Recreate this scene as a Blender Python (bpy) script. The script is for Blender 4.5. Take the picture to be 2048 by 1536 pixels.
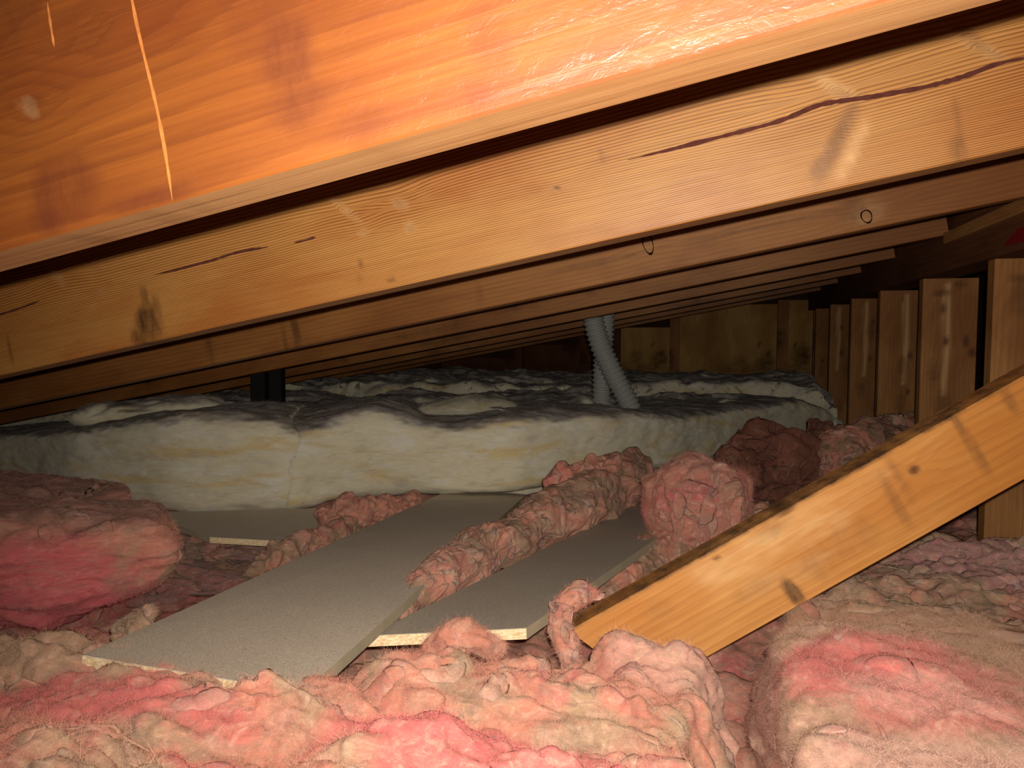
import bpy, math, random
import numpy as np
from mathutils import Matrix, Vector

for _o in list(bpy.data.objects):
    bpy.data.objects.remove(_o, do_unlink=True)
SC = bpy.context.scene
COL = SC.collection

# ------------------------------------------------------------------ camera, world, light, exposure
CAM_Z = 0.70
YAW, PITCH, FPX = math.radians(15.0), math.radians(3.55), 1480.0
cam_data = bpy.data.cameras.new('camera')
cam_data.sensor_width = 36.0
cam_data.lens = FPX / 2048.0 * 36.0
cam_data.clip_start = 0.02
cam = bpy.data.objects.new('camera', cam_data)
cam.location = (0, 0, CAM_Z)
cam.rotation_euler = (math.radians(90) - PITCH, 0, YAW)
COL.objects.link(cam)
SC.camera = cam

FWD = np.array([-math.sin(YAW) * math.cos(PITCH), math.cos(YAW) * math.cos(PITCH), -math.sin(PITCH)])
RGT = np.array([math.cos(YAW), math.sin(YAW), 0.0])
UPV = np.cross(RGT, FWD)
CPOS = np.array([0, 0, CAM_Z])

world = bpy.data.worlds.new('World')
SC.world = world
world.use_nodes = True
world.node_tree.nodes['Background'].inputs['Color'].default_value = (1.0, 0.86, 0.72, 1)
world.node_tree.nodes['Background'].inputs['Strength'].default_value = 0.012

# the phone's flash, just above and to the right of its lens
fl = bpy.data.lights.new('phone_flash', 'SPOT')
fl.energy = 80.0
fl.color = (1.0, 0.91, 0.80)
fl.shadow_soft_size = 0.006
fl.spot_size = math.radians(124)
fl.spot_blend = 1.0
flo = bpy.data.objects.new('phone_flash', fl)
flo.location = CPOS + RGT * 0.014 + UPV * 0.027 - FWD * 0.012
flo.rotation_euler = (math.radians(90) - PITCH + math.radians(1), 0, YAW - math.radians(7))
COL.objects.link(flo)

SC.view_settings.view_transform = 'Standard'
SC.view_settings.look = 'None'
SC.view_settings.gamma = 1.0
SC.view_settings.use_curve_mapping = False
SC.view_settings.exposure = 0.0
SC.cycles.max_bounces = 6
SC.cycles.diffuse_bounces = 3
SC.cycles.glossy_bounces = 2
SC.cycles.adaptive_threshold = 0.03

# ------------------------------------------------------------------ helpers
def ray(x, y):
    return FWD + RGT * ((x - 1024.0) / FPX) + UPV * ((768.0 - y) / FPX)
def on_z(x, y, z):
    r = ray(x, y)
    return CPOS + r * ((z - CAM_Z) / r[2])
def on_y(x, y, Y):
    r = ray(x, y)
    return CPOS + r * (Y / r[1])
def on_x(x, y, X):
    r = ray(x, y)
    return CPOS + r * (X / r[0])
def at_depth(x, y, d):
    return CPOS + ray(x, y) * d

def lin(r, g, b):
    out = []
    for c in (r, g, b):
        c = c / 255.0
        out.append(c / 12.92 if c <= 0.04045 else ((c + 0.055) / 1.055) ** 2.4)
    return np.array(out)
def lin4(r, g, b):
    return tuple(lin(r, g, b)) + (1.0,)

_rs = np.random.RandomState(11)
_PERM = np.concatenate([_rs.permutation(256)] * 3).astype(np.int32)
_g = _rs.normal(size=(256, 3)); _g /= np.linalg.norm(_g, axis=1)[:, None]
_GRAD = _g.astype(np.float32)
def perlin(p):
    p = np.asarray(p, np.float32)
    sh = p.shape[:-1]
    p = p.reshape(-1, 3)
    i = np.floor(p).astype(np.int32)
    f = p - i
    i &= 255
    u = f * f * f * (f * (f * 6 - 15) + 10)
    def g(dx, dy, dz):
        h = _PERM[_PERM[_PERM[i[:, 0] + dx] + i[:, 1] + dy] + i[:, 2] + dz]
        gr = _GRAD[h]
        return gr[:, 0] * (f[:, 0] - dx) + gr[:, 1] * (f[:, 1] - dy) + gr[:, 2] * (f[:, 2] - dz)
    def lp(a, b, t): return a + (b - a) * t
    x0 = lp(lp(g(0,0,0), g(1,0,0), u[:,0]), lp(g(0,1,0), g(1,1,0), u[:,0]), u[:,1])
    x1 = lp(lp(g(0,0,1), g(1,0,1), u[:,0]), lp(g(0,1,1), g(1,1,1), u[:,0]), u[:,1])
    return (lp(x0, x1, u[:,2]) * 1.6).reshape(sh)
def fbm(p, freq, octv=4, gain=0.5, seed=0.0):
    p = np.asarray(p, np.float32) * freq + seed * 17.31
    s = 0; a = 1.0; t = 0
    for k in range(octv):
        s = s + a * perlin(p + k * 31.7); t += a; a *= gain; p = p * 2.03
    return s / t
def sstep(a, b, x):
    t = np.clip((x - a) / (b - a), 0, 1)
    return t * t * (3 - 2 * t)
def mixc(a, b, t):
    return a + (b - a) * t[..., None]

def tag(o, label=None, cat=None, group=None, kind=None):
    if label: o['label'] = label
    if cat: o['category'] = cat
    if group: o['group'] = group
    if kind: o['kind'] = kind
    return o

def mesh_obj(name, verts, faces, mat, parent=None, origin=None, attrs=None, smooth=True):
    verts = np.asarray(verts, np.float64).reshape(-1, 3)
    if origin is None:
        origin = (0, 0, 0) if parent is not None else tuple(np.array([(verts[:, 0].min() + verts[:, 0].max()) / 2, (verts[:, 1].min() + verts[:, 1].max()) / 2, verts[:, 2].min()]))
    me = bpy.data.meshes.new(name)
    v = verts - np.array(origin)
    if isinstance(faces, np.ndarray):
        k = faces.shape[1]
        me.vertices.add(len(v)); me.vertices.foreach_set('co', v.astype(np.float32).ravel())
        me.loops.add(faces.size); me.loops.foreach_set('vertex_index', faces.astype(np.int32).ravel())
        me.polygons.add(len(faces)); me.polygons.foreach_set('loop_start', np.arange(0, faces.size, k, dtype=np.int32))
        me.update(calc_edges=True)
        me.validate()
    else:
        me.from_pydata([tuple(q) for q in v], [], [tuple(f) for f in faces])
        me.update()
    if attrs:
        for an, av in attrs.items():
            av = np.asarray(av, np.float32)
            if av.ndim == 2:
                a = me.attributes.new(an, 'FLOAT_COLOR', 'POINT')
                c4 = np.ones((len(av), 4), np.float32); c4[:, :3] = av
                a.data.foreach_set('color', c4.ravel())
            else:
                a = me.attributes.new(an, 'FLOAT', 'POINT')
                a.data.foreach_set('value', av.ravel())
    if smooth:
        me.polygons.foreach_set('use_smooth', np.ones(len(me.polygons), dtype=bool))
    if mat: me.materials.append(mat)
    o = bpy.data.objects.new(name, me)
    COL.objects.link(o)
    if parent is not None:
        o.parent = parent
    else:
        o.location = origin
    return o

def empty(name, loc):
    o = bpy.data.objects.new(name, None)
    o.empty_display_size = 0.05
    o.location = loc
    COL.objects.link(o)
    return o

def grid_faces(nu, nv, wrap_v=False, wrap_u=False):
    U = np.arange(nu if wrap_u else nu - 1); V = np.arange(nv if wrap_v else nv - 1)
    a, b = np.meshgrid(U, V, indexing='ij')
    a = a.ravel(); b = b.ravel()
    a2 = (a + 1) % nu; b2 = (b + 1) % nv
    return np.stack([a * nv + b, a2 * nv + b, a2 * nv + b2, a * nv + b2], 1)

def grid_normals(P, wrap_v=True):
    du = np.gradient(P, axis=0)
    if wrap_v:
        dv = (np.roll(P, -1, 1) - np.roll(P, 1, 1)) * 0.5
    else:
        dv = np.gradient(P, axis=1)
    n = np.cross(du, dv)
    n /= (np.linalg.norm(n, axis=-1, keepdims=True) + 1e-9)
    return n

# ------------------------------------------------------------------ materials
def new_mat(name):
    m = bpy.data.materials.new(name)
    m.use_nodes = True
    nt = m.node_tree
    return m, nt, nt.nodes, nt.links, nt.nodes['Principled BSDF']
def node(nt, typ, **kw):
    n = nt.nodes.new(typ)
    for k, v in kw.items():
        setattr(n, k, v)
    return n
def mixrgb(nt, fac, a, b, blend='MIX'):
    n = nt.nodes.new('ShaderNodeMix'); n.data_type = 'RGBA'; n.blend_type = blend
    for s, v in ((n.inputs[0], fac), (n.inputs[6], a), (n.inputs[7], b)):
        if hasattr(v, 'is_output') or isinstance(v, bpy.types.NodeSocket):
            nt.links.new(v, s)
        else:
            s.default_value = v
    return n.outputs[2]
def maprange(nt, val, a, b, c, d, smooth=False):
    n = nt.nodes.new('ShaderNodeMapRange')
    if smooth: n.interpolation_type = 'SMOOTHSTEP'
    nt.links.new(val, n.inputs[0])
    for i, v in enumerate((a, b, c, d)): n.inputs[i + 1].default_value = v
    return n.outputs[0]
def math_n(nt, op, a, b=None):
    n = nt.nodes.new('ShaderNodeMath'); n.operation = op
    for s, v in ((n.inputs[0], a), (n.inputs[1], b)):
        if v is None: continue
        if isinstance(v, bpy.types.NodeSocket): nt.links.new(v, s)
        else: s.default_value = v
    return n.outputs[0]
def noise_n(nt, vec, scale, detail=4, rough=0.55, dist=0.0, lac=2.0):
    n = nt.nodes.new('ShaderNodeTexNoise')
    n.inputs['Scale'].default_value = scale; n.inputs['Detail'].default_value = detail
    n.inputs['Roughness'].default_value = rough; n.inputs['Distortion'].default_value = dist
    nt.links.new(vec, n.inputs['Vector'])
    return n.outputs['Fac']
def mapping(nt, vec, scale, rot=(0, 0, 0)):
    n = nt.nodes.new('ShaderNodeMapping')
    n.inputs['Scale'].default_value = scale; n.inputs['Rotation'].default_value = rot
    nt.links.new(vec, n.inputs['Vector'])
    return n.outputs[0]

def wood_mat(name, base, dark, red, rough=0.55, spec=0.35, line=0.8, fine=0.5, coat=0.0, stainc=(48, 24, 14)):
    m, nt, N, L, bs = new_mat(name)
    tc = N.new('ShaderNodeTexCoord').outputs['Object']
    ring = node(nt, 'ShaderNodeAttribute', attribute_name='ring').outputs['Fac']
    stain = node(nt, 'ShaderNodeAttribute', attribute_name='stain').outputs['Fac']
    pale = node(nt, 'ShaderNodeAttribute', attribute_name='pale').outputs['Fac']
    knot = node(nt, 'ShaderNodeAttribute', attribute_name='knot').outputs['Fac']
    fib = noise_n(nt, mapping(nt, tc, (6, 180, 180)), 1.0, 5, 0.6)
    blot = noise_n(nt, mapping(nt, tc, (2.2, 6, 6)), 1.0, 4, 0.6, 0.4)
    r2 = math_n(nt, 'ADD', ring, math_n(nt, 'MULTIPLY', math_n(nt, 'SUBTRACT', fib, 0.5), 0.55))
    fr = math_n(nt, 'FRACT', r2)
    up = maprange(nt, fr, 0.35, 0.90, 0, 1, True)
    dn = maprange(nt, fr, 0.92, 1.0, 1, 0)
    ln = math_n(nt, 'MULTIPLY', math_n(nt, 'MULTIPLY', up, dn), line)
    ln = math_n(nt, 'MULTIPLY', ln, maprange(nt, blot, 0.3, 0.7, 0.55, 1.0))
    c = mixrgb(nt, maprange(nt, blot, 0.35, 0.68, 0, 1, True), lin4(*base), lin4(*red))
    c = mixrgb(nt, ln, c, lin4(*dark))
    c = mixrgb(nt, maprange(nt, fib, 0.35, 0.75, fine * 0.6, 0.0), c, lin4(*dark))
    c = mixrgb(nt, pale, c, lin4(238, 196, 140))
    c = mixrgb(nt, knot, c, lin4(74, 36, 18))
    sn = noise_n(nt, mapping(nt, tc, (35, 35, 14)), 1.0, 5, 0.7)
    st = math_n(nt, 'MULTIPLY', stain, maprange(nt, sn, 0.32, 0.62, 0.35, 1.0))
    c = mixrgb(nt, st, c, lin4(*stainc))
    L.new(c, bs.inputs['Base Color'])
    bs.inputs['Roughness'].default_value = rough
    bs.inputs['Specular IOR Level'].default_value = spec
    if coat:
        bs.inputs['Coat Weight'].default_value = coat
        bs.inputs['Coat Roughness'].default_value = 0.38
        cb = N.new('ShaderNodeBump'); cb.inputs['Strength'].default_value = 1.0; cb.inputs['Distance'].default_value = 0.0022
        L.new(noise_n(nt, mapping(nt, tc, (45, 45, 70)), 1.0, 4, 0.6, 0.6), cb.inputs['Height'])
        L.new(cb.outputs[0], bs.inputs['Coat Normal'])
    b = N.new('ShaderNodeBump'); b.inputs['Strength'].default_value = 0.25; b.inputs['Distance'].default_value = 0.002
    h = math_n(nt, 'ADD', math_n(nt, 'MULTIPLY', ln, -0.5), fib)
    L.new(h, b.inputs['Height']); L.new(b.outputs[0], bs.inputs['Normal'])
    return m

def plain_mat(name, rgb, rough=0.8, spec=0.2, noise=0.12, scale=40.0, bump=0.0):
    m, nt, N, L, bs = new_mat(name)
    tc = N.new('ShaderNodeTexCoord').outputs['Object']
    n = noise_n(nt, tc, scale, 4, 0.6)
    base = lin(*rgb)
    c = mixrgb(nt, maprange(nt, n, 0.3, 0.7, 0, 1), tuple(base * (1 - noise)) + (1,), tuple(np.minimum(base * (1 + noise), 1)) + (1,))
    L.new(c, bs.inputs['Base Color'])
    bs.inputs['Roughness'].default_value = rough
    bs.inputs['Specular IOR Level'].default_value = spec
    if bump:
        b = N.new('ShaderNodeBump'); b.inputs['Strength'].default_value = bump; b.inputs['Distance'].default_value = 0.002
        L.new(n, b.inputs['Height']); L.new(b.outputs[0], bs.inputs['Normal'])
    return m

def wool_mat(name, stretch=(1, 1, 1), amp=0.22, bump=0.35, sss=0.7, tints=()):
    m, nt, N, L, bs = new_mat(name)
    tc = N.new('ShaderNodeTexCoord').outputs['Object']
    col = node(nt, 'ShaderNodeAttribute', attribute_name='Col').outputs['Color']
    mp = mapping(nt, tc, stretch)
    for (sc, lo, hi, amt, rgb, off) in tints:
        ad = N.new('ShaderNodeVectorMath'); ad.operation = 'ADD'; ad.inputs[1].default_value = (off, off * 1.7, off * 0.3)
        L.new(mp, ad.inputs[0])
        t = maprange(nt, noise_n(nt, ad.outputs[0], sc, 6, 0.62, 2.6), lo, hi, 0, amt, True)
        col = mixrgb(nt, t, col, lin4(*rgb))
    n1 = noise_n(nt, mp, 38.0, 7, 0.66, 2.2)
    n2 = noise_n(nt, mapping(nt, tc, tuple(s * (2.6 if i == 2 else 0.8) for i, s in enumerate(stretch))), 230.0, 5, 0.75, 2.0)
    f = math_n(nt, 'ADD', math_n(nt, 'MULTIPLY', n1, 0.5), math_n(nt, 'MULTIPLY', n2, 0.5))
    g = maprange(nt, f, 0.36, 0.64, 1.0 - amp, 1.0 + amp)
    vm = N.new('ShaderNodeVectorMath'); vm.operation = 'SCALE'
    L.new(col, vm.inputs[0]); L.new(g, vm.inputs['Scale'])
    L.new(vm.outputs[0], bs.inputs['Base Color'])
    bs.inputs['Roughness'].default_value = 1.0
    bs.inputs['Specular IOR Level'].default_value = 0.03
    bs.inputs['Subsurface Weight'].default_value = sss
    bs.inputs['Subsurface Radius'].default_value = (1.0, 0.75, 0.65)
    bs.inputs['Subsurface Scale'].default_value = 0.011
    b = N.new('ShaderNodeBump'); b.inputs['Strength'].default_value = bump; b.inputs['Distance'].default_value = 0.006
    L.new(f, b.inputs['Height']); L.new(b.outputs[0], bs.inputs['Normal'])
    return m

def fiber_mat(name):
    m, nt, N, L, bs = new_mat(name)
    col = node(nt, 'ShaderNodeAttribute', attribute_name='Col').outputs['Color']
    L.new(col, bs.inputs['Base Color'])
    bs.inputs['Roughness'].default_value = 0.8
    bs.inputs['Specular IOR Level'].default_value = 0.2
    return m

M_RAFT1 = wood_mat('rafter_wood_orange', (136, 76, 24), (92, 42, 12), (114, 54, 16), rough=0.5, spec=0.5, line=0.45, fine=0.9, coat=0.7, stainc=(84, 36, 18))
M_EDGE = wood_mat('sawn_edge', (176, 130, 84), (132, 86, 48), (158, 108, 64), rough=0.6, spec=0.3, line=0.3, fine=0.5)
M_RAFT = wood_mat('rafter_wood', (190, 136, 72), (92, 46, 16), (178, 112, 52), rough=0.5, spec=0.4, line=0.95, fine=0.4)
M_RAFT_B = wood_mat('rafter_wood_dull', (158, 106, 54), (98, 58, 26), (132, 80, 36), rough=0.6, spec=0.3, line=0.4, fine=0.6)
M_STUD = wood_mat('stud_wood', (176, 126, 74), (112, 70, 36), (138, 90, 50), rough=0.7, spec=0.2, line=0.35, fine=0.7)
M_BRACE = wood_mat('brace_wood', (214, 154, 86), (160, 98, 44), (202, 132, 62), rough=0.5, spec=0.35, line=0.28, fine=0.8, stainc=(66, 50, 40))
M_DARKW = wood_mat('dark_wood', (112, 68, 40), (62, 36, 20), (88, 50, 28), rough=0.8, spec=0.15, line=0.4, fine=0.7)
M_PLY = wood_mat('plywood', (190, 152, 92), (140, 100, 52), (150, 108, 60), rough=0.8, spec=0.15, line=0.3, fine=0.6)
M_SPLIT = plain_mat('split_dark', (84, 46, 38), 0.9, 0.05, 0.25, 90)
M_SCRATCH = plain_mat('scratched_wood', (176, 108, 54), 0.7, 0.2, 0.25, 120)
M_INK = plain_mat('ink', (26, 16, 12), 0.9, 0.05, 0.1, 50)
M_PINK = wool_mat('pink_fibreglass', (1, 1, 1.6), 0.24, 0.6, tints=[(15, 0.42, 0.70, 0.6, (172, 146, 126), 3.1), (24, 0.48, 0.74, 0.5, (238, 200, 174), 11.7), (16, 0.52, 0.76, 0.4, (214, 108, 104), 23.9), (26, 0.54, 0.76, 0.55, (124, 92, 94), 37.0)])
M_PINKL = wool_mat('layered_pink_fibreglass', (0.55, 0.55, 2.6), 0.24, 0.6, tints=[(16, 0.44, 0.70, 0.45, (186, 150, 132), 3.1), (26, 0.48, 0.72, 0.5, (232, 160, 156), 11.7), (20, 0.54, 0.76, 0.4, (176, 72, 86), 23.9)])
M_PINKD = wool_mat('brown_dusty_fibreglass', (1, 1, 1.6), 0.24, 0.6, tints=[(16, 0.50, 0.66, 0.6, (104, 74, 62), 3.1), (22, 0.56, 0.70, 0.4, (150, 108, 96), 11.7)])
M_WHITE = wool_mat('white_fibreglass', (0.35, 0.6, 2.2), 0.12, 0.4, tints=[(9, 0.52, 0.7, 0.5, (206, 184, 136), 5.0), (20, 0.55, 0.7, 0.4, (240, 236, 226), 9.0)])
M_GREY = wool_mat('dusty_fibreglass', (1, 1.5, 1), 0.25, 0.5, tints=[(7, 0.52, 0.68, 0.8, (56, 48, 46), 5.0), (9, 0.58, 0.72, 0.55, (196, 192, 184), 9.0)])
M_FIB = fiber_mat('glass_fibres')
M_FLOOR = plain_mat('ceiling_board_back', (120, 92, 74), 0.95, 0.05, 0.2, 12)
M_BLACK = plain_mat('black_pipe', (14, 13, 13), 0.7, 0.2, 0.1, 20)
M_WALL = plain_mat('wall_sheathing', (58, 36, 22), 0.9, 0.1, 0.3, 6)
M_ROOF = plain_mat('roof_sheathing', (150, 104, 60), 0.85, 0.15, 0.25, 9)
M_SPLINTER = plain_mat('splinter', (216, 150, 84), 0.7, 0.2, 0.2, 60)
M_CRUMB = plain_mat('plaster_crumb', (232, 222, 205), 0.9, 0.1, 0.1, 60)

def laminate_mat(name='grey_laminate', k=1.0):
    m, nt, N, L, bs = new_mat(name)
    tc = N.new('ShaderNodeTexCoord').outputs['Object']
    v = noise_n(nt, tc, 420.0, 2, 0.5)
    w = noise_n(nt, tc, 7.0, 4, 0.6, 0.5)
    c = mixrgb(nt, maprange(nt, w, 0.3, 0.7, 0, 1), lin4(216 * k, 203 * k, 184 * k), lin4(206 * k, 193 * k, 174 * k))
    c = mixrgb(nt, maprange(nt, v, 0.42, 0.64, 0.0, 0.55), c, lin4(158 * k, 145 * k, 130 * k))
    L.new(c, bs.inputs['Base Color'])
    bs.inputs['Roughness'].default_value = 0.62; bs.inputs['Specular IOR Level'].default_value = 0.3
    b = N.new('ShaderNodeBump'); b.inputs['Strength'].default_value = 0.15; b.inputs['Distance'].default_value = 0.001
    L.new(v, b.inputs['Height']); L.new(b.outputs[0], bs.inputs['Normal'])
    return m
def chip_mat():
    m, nt, N, L, bs = new_mat('chipboard_core')
    tc = N.new('ShaderNodeTexCoord').outputs['Object']
    v = noise_n(nt, mapping(nt, tc, (160, 160, 420)), 1.0, 3, 0.6)
    c = mixrgb(nt, maprange(nt, v, 0.35, 0.65, 0, 1), lin4(206, 172, 124), lin4(246, 226, 186))
    L.new(c, bs.inputs['Base Color']); bs.inputs['Roughness'].default_value = 0.9
    b = N.new('ShaderNodeBump'); b.inputs['Strength'].default_value = 0.5; b.inputs['Distance'].default_value = 0.002
    L.new(v, b.inputs['Height']); L.new(b.outputs[0], bs.inputs['Normal'])
    return m
M_LAM = laminate_mat(); M_LAM_SHADE = laminate_mat('grey_laminate_painted_shade', 0.85); M_CHIP = chip_mat()  # second laminate is the same grey with the smaller board's shade painted in
M_BAND = plain_mat('edge_band', (178, 166, 140), 0.6, 0.3, 0.08, 30)
def hose_mat():
    m, nt, N, L, bs = new_mat('grey_hose')
    bs.inputs['Base Color'].default_value = lin4(160, 160, 156)
    bs.inputs['Roughness'].default_value = 0.5
    return m
M_HOSE = hose_mat()
def film_mat():
    m, nt, N, L, bs = new_mat('clear_film')
    tr = N.new('ShaderNodeBsdfTransparent'); tr.inputs['Color'].default_value = (0.97, 0.95, 0.94, 1)
    gl = N.new('ShaderNodeBsdfGlossy'); gl.inputs['Roughness'].default_value = 0.07
    gl.inputs['Color'].default_value = (1, 1, 1, 1)
    df = N.new('ShaderNodeBsdfDiffuse'); df.inputs['Color'].default_value = (0.9, 0.82, 0.8, 1)
    fr = N.new('ShaderNodeLayerWeight'); fr.inputs['Blend'].default_value = 0.5
    mx = N.new('ShaderNodeMixShader'); mx2 = N.new('ShaderNodeMixShader')
    mx2.inputs[0].default_value = 0.12
    L.new(tr.outputs[0], mx2.inputs[1]); L.new(df.outputs[0], mx2.inputs[2])
    fs = math_n(nt, 'ADD', math_n(nt, 'MULTIPLY', math_n(nt, 'POWER', fr.outputs['Facing'], 4.0), 0.5), 0.10); L.new(fs, mx.inputs[0]); L.new(mx2.outputs[0], mx.inputs[1]); L.new(gl.outputs[0], mx.inputs[2])
    L.new(mx.outputs[0], N['Material Output'].inputs['Surface'])
    return m
M_FILM = film_mat()

# ------------------------------------------------------------------ timber builder
def timber(name, L, D, T, mat, seed=1, dx=0.02, dz=0.02, ring=0.008, pith=(0.05, -0.25), warp=0.012,
           knots=(), stains=(), pales=(), end_cut=None, parent=None, edge_mat=None, dense=0.0):
    """length along x, depth D along z (0..D), thickness T along y (0..T), front face at y=0"""
    nx = max(2, int(L / dx) + 1)
    nz = max(2, int(D / dz) + 1)
    ny = 4
    r = 0.0018
    zz = np.linspace(r, D - r, nz); yy = np.linspace(r, T - r, ny)
    prof = [(0, z) for z in zz] + [(y, D) for y in yy] + [(T, z) for z in np.linspace(D - r, r, max(3, nz // 4))] + [(y, 0) for y in yy[::-1]]
    prof = np.array(prof)
    x = np.linspace(0, L, nx)
    P = np.zeros((nx, len(prof), 3))
    P[:, :, 0] = x[:, None]; P[:, :, 1] = prof[None, :, 0]; P[:, :, 2] = prof[None, :, 1]
    # saw-cut waviness
    P[:, :, 1] += 0.0012 * fbm(P * np.array([1.2, 4, 4]), 1.0, 2, seed=seed)
    X, Y, Z = P[..., 0], P[..., 1], P[..., 2]
    Q = np.stack([X * 1.1, Y * 3, Z * 5], -1)
    rr = np.sqrt((Y - pith[0]) ** 2 + (Z - pith[1]) ** 2) + warp * fbm(Q, 1.0, 3, seed=seed) + 0.004 * fbm(np.stack([X * 5, Y * 5, Z * 14], -1), 1.0, 2, seed=seed + 3)
    ph = rr / ring + dense * np.clip(1 - Z / (D * 0.75), 0, 1) ** 2
    stain = np.zeros_like(X); pale = np.zeros_like(X); kn = np.zeros_like(X)
    for (kx, kz, rx, rz, ang, dark, pl, wv) in knots:
        ca, sa = math.cos(ang), math.sin(ang)
        u = ((X - kx) * ca + (Z - kz) * sa) / rx; v = (-(X - kx) * sa + (Z - kz) * ca) / rz
        d2 = u * u + v * v
        big = ((X - kx) / (rx * 2.6 + 0.02)) ** 2 + ((Z - kz) / (rz * 3.2 + 0.012)) ** 2
        ph = ph + wv * np.sign(Z - kz + 1e-6) * np.exp(-big) * (1 - np.exp(-d2 * 2))
        kn = np.maximum(kn, dark * np.exp(-d2 ** 2)); pale = np.maximum(pale, 0.7 * pl * np.exp(-(d2 * 0.7) ** 2) * (0.6 + 0.8 * fbm(np.stack([X * 60, Y, Z * 60], -1), 1.0, 3, seed=seed)))
    for (sx, sz, wx, wz, amt) in stains:
        d = ((X - sx) / wx) ** 2 + ((Z - sz) / wz) ** 2
        d = d + 0.8 * fbm(np.stack([X * 40, Y * 10, Z * 12], -1), 1.0, 3, seed=seed + 5)
        stain = np.maximum(stain, amt * np.clip(1.25 - d, 0, 1))
    for (pts, w, amt) in pales:
        pts = np.array(pts)
        dm = np.full(X.shape, 9.0)
        for a, b in zip(pts[:-1], pts[1:]):
            ab = b - a; t = np.clip(((X - a[0]) * ab[0] + (Z - a[1]) * ab[1]) / (ab @ ab), 0, 1)
            dm = np.minimum(dm, np.hypot(X - a[0] - t * ab[0], Z - a[1] - t * ab[1]))
        if w > 0.01: amt = amt * np.clip(0.7 + 1.6 * fbm(np.stack([X * 14, Y, Z * 45], -1), 1.0, 4, 0.6, seed=seed + 8), 0, 1.6)
        pale = np.maximum(pale, amt * np.exp(-(dm / w) ** 2) * (Y < T * 0.5))
    nv = len(prof)
    F = grid_faces(nx, nv, wrap_v=True)
    V = P.reshape(-1, 3).copy()
    if end_cut: V = end_cut(V)
    c0 = len(V); c1 = c0 + 1
    V = np.vstack([V, V[:nv].mean(0), V[-nv:].mean(0)])
    caps = [(c0, (j + 1) % nv, j) for j in range(nv)] + [(c1, (nx - 1) * nv + j, (nx - 1) * nv + (j + 1) % nv) for j in range(nv)]
    at = {k: np.concatenate([a.ravel(), [a.ravel()[0], a.ravel()[-1]]]) for k, a in dict(ring=ph, stain=stain, pale=pale, knot=kn).items()}
    me = bpy.data.meshes.new(name)
    me.from_pydata(V.tolist(), [], F[:, ::-1].tolist() + caps)
    me.update()
    for k, a in at.items():
        t = me.attributes.new(k, 'FLOAT', 'POINT'); t.data.foreach_set('value', a.astype(np.float32))
    me.materials.append(mat)
    if edge_mat:
        me.materials.append(edge_mat)
        mi = np.zeros(len(me.polygons), np.int32)
        fz = V[F].max(1)[:, 2] < 0.0003
        mi[:len(F)][fz] = 1
        me.polygons.foreach_set('material_index', mi)
    o = bpy.data.objects.new(name, me); COL.objects.link(o)
    if parent is not None: o.parent = parent
    return o

def strip(name, pts, w0, mat, parent, lift=0.0006, seed=0):
    """thin tapered mark lying on a timber's front face; pts in (x, z) of the face"""
    rnd = random.Random(seed)
    pts = np.array(pts, float)
    seg = np.concatenate([[0], np.cumsum(np.hypot(*np.diff(pts, axis=0).T))])
    n = max(8, int(seg[-1] / 0.006))
    s = np.linspace(0, seg[-1], n)
    c = np.stack([np.interp(s, seg, pts[:, 0]), np.interp(s, seg, pts[:, 1])], 1)
    for _ in range(6): c[1:-1] = (c[:-2] + c[1:-1] * 2 + c[2:]) / 4
    t = np.gradient(c, axis=0); t /= np.linalg.norm(t, axis=1)[:, None]
    nn = np.stack([-t[:, 1], t[:, 0]], 1)
    V = []; Fc = []
    for i in range(n):
        u = i / (n - 1)
        w = w0 * min(1, u * 6 + 0.1, (1 - u) * 9 + 0.1) * (0.75 + 0.5 * rnd.random())
        a = c[i] + nn[i] * w / 2; b = c[i] - nn[i] * w / 2
        V += [(a[0], -lift, a[1]), (b[0], -lift, b[1])]
        if i: k = 2 * i; Fc.append((k - 2, k - 1, k + 1, k))
    me = bpy.data.meshes.new(name); me.from_pydata(V, [], Fc); me.materials.append(mat)
    o = bpy.data.objects.new(name, me); COL.objects.link(o); o.parent = parent
    return o

def ring_mark(name, c, rx, rz, w, parent, mat, tilt=0.0, lift=0.0008):
    n = 40; V = []; Fc = []
    for i in range(n):
        a = 2 * math.pi * i / n
        for k in (0, 1):
            q = 1 + (w / rx) * k * (1 + 0.3 * math.sin(3 * a))
            x, z = rx * q * math.cos(a), rz * q * math.sin(a)
            V.append((c[0] + x * math.cos(tilt) - z * math.sin(tilt), -lift, c[1] + x * math.sin(tilt) + z * math.cos(tilt)))
        j = (i + 1) % n
        Fc.append((2 * i, 2 * i + 1, 2 * j + 1, 2 * j))
    me = bpy.data.meshes.new(name); me.from_pydata(V, [], Fc); me.materials.append(mat)
    o = bpy.data.objects.new(name, me); COL.objects.link(o); o.parent = parent
    return o

# ------------------------------------------------------------------ setting
def box_obj(name, x0, x1, y0, y1, z0, z1, mat, parent=None):
    V = [(x0,y0,z0),(x1,y0,z0),(x1,y1,z0),(x0,y1,z0),(x0,y0,z1),(x1,y0,z1),(x1,y1,z1),(x0,y1,z1)]
    Fc = [(0,3,2,1),(4,5,6,7),(0,1,5,4),(1,2,6,5),(2,3,7,6),(3,0,4,7)]
    return mesh_obj(name, V, Fc, mat, parent, smooth=False)

tag(box_obj('floor', -3.4, 1.3, -0.4, 5.5, -0.03, 0.0, M_FLOOR), kind='structure')

SLOPE = 0.187; SANG = math.atan(SLOPE)
ROOF_Z0 = CAM_Z + 0.165
RX0, RX1 = -3.25, 0.62
R_DEPTH, R_THICK = 0.235, 0.05
RAFT_Y = [0.45 + 0.605 * k for k in range(8)]

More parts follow.
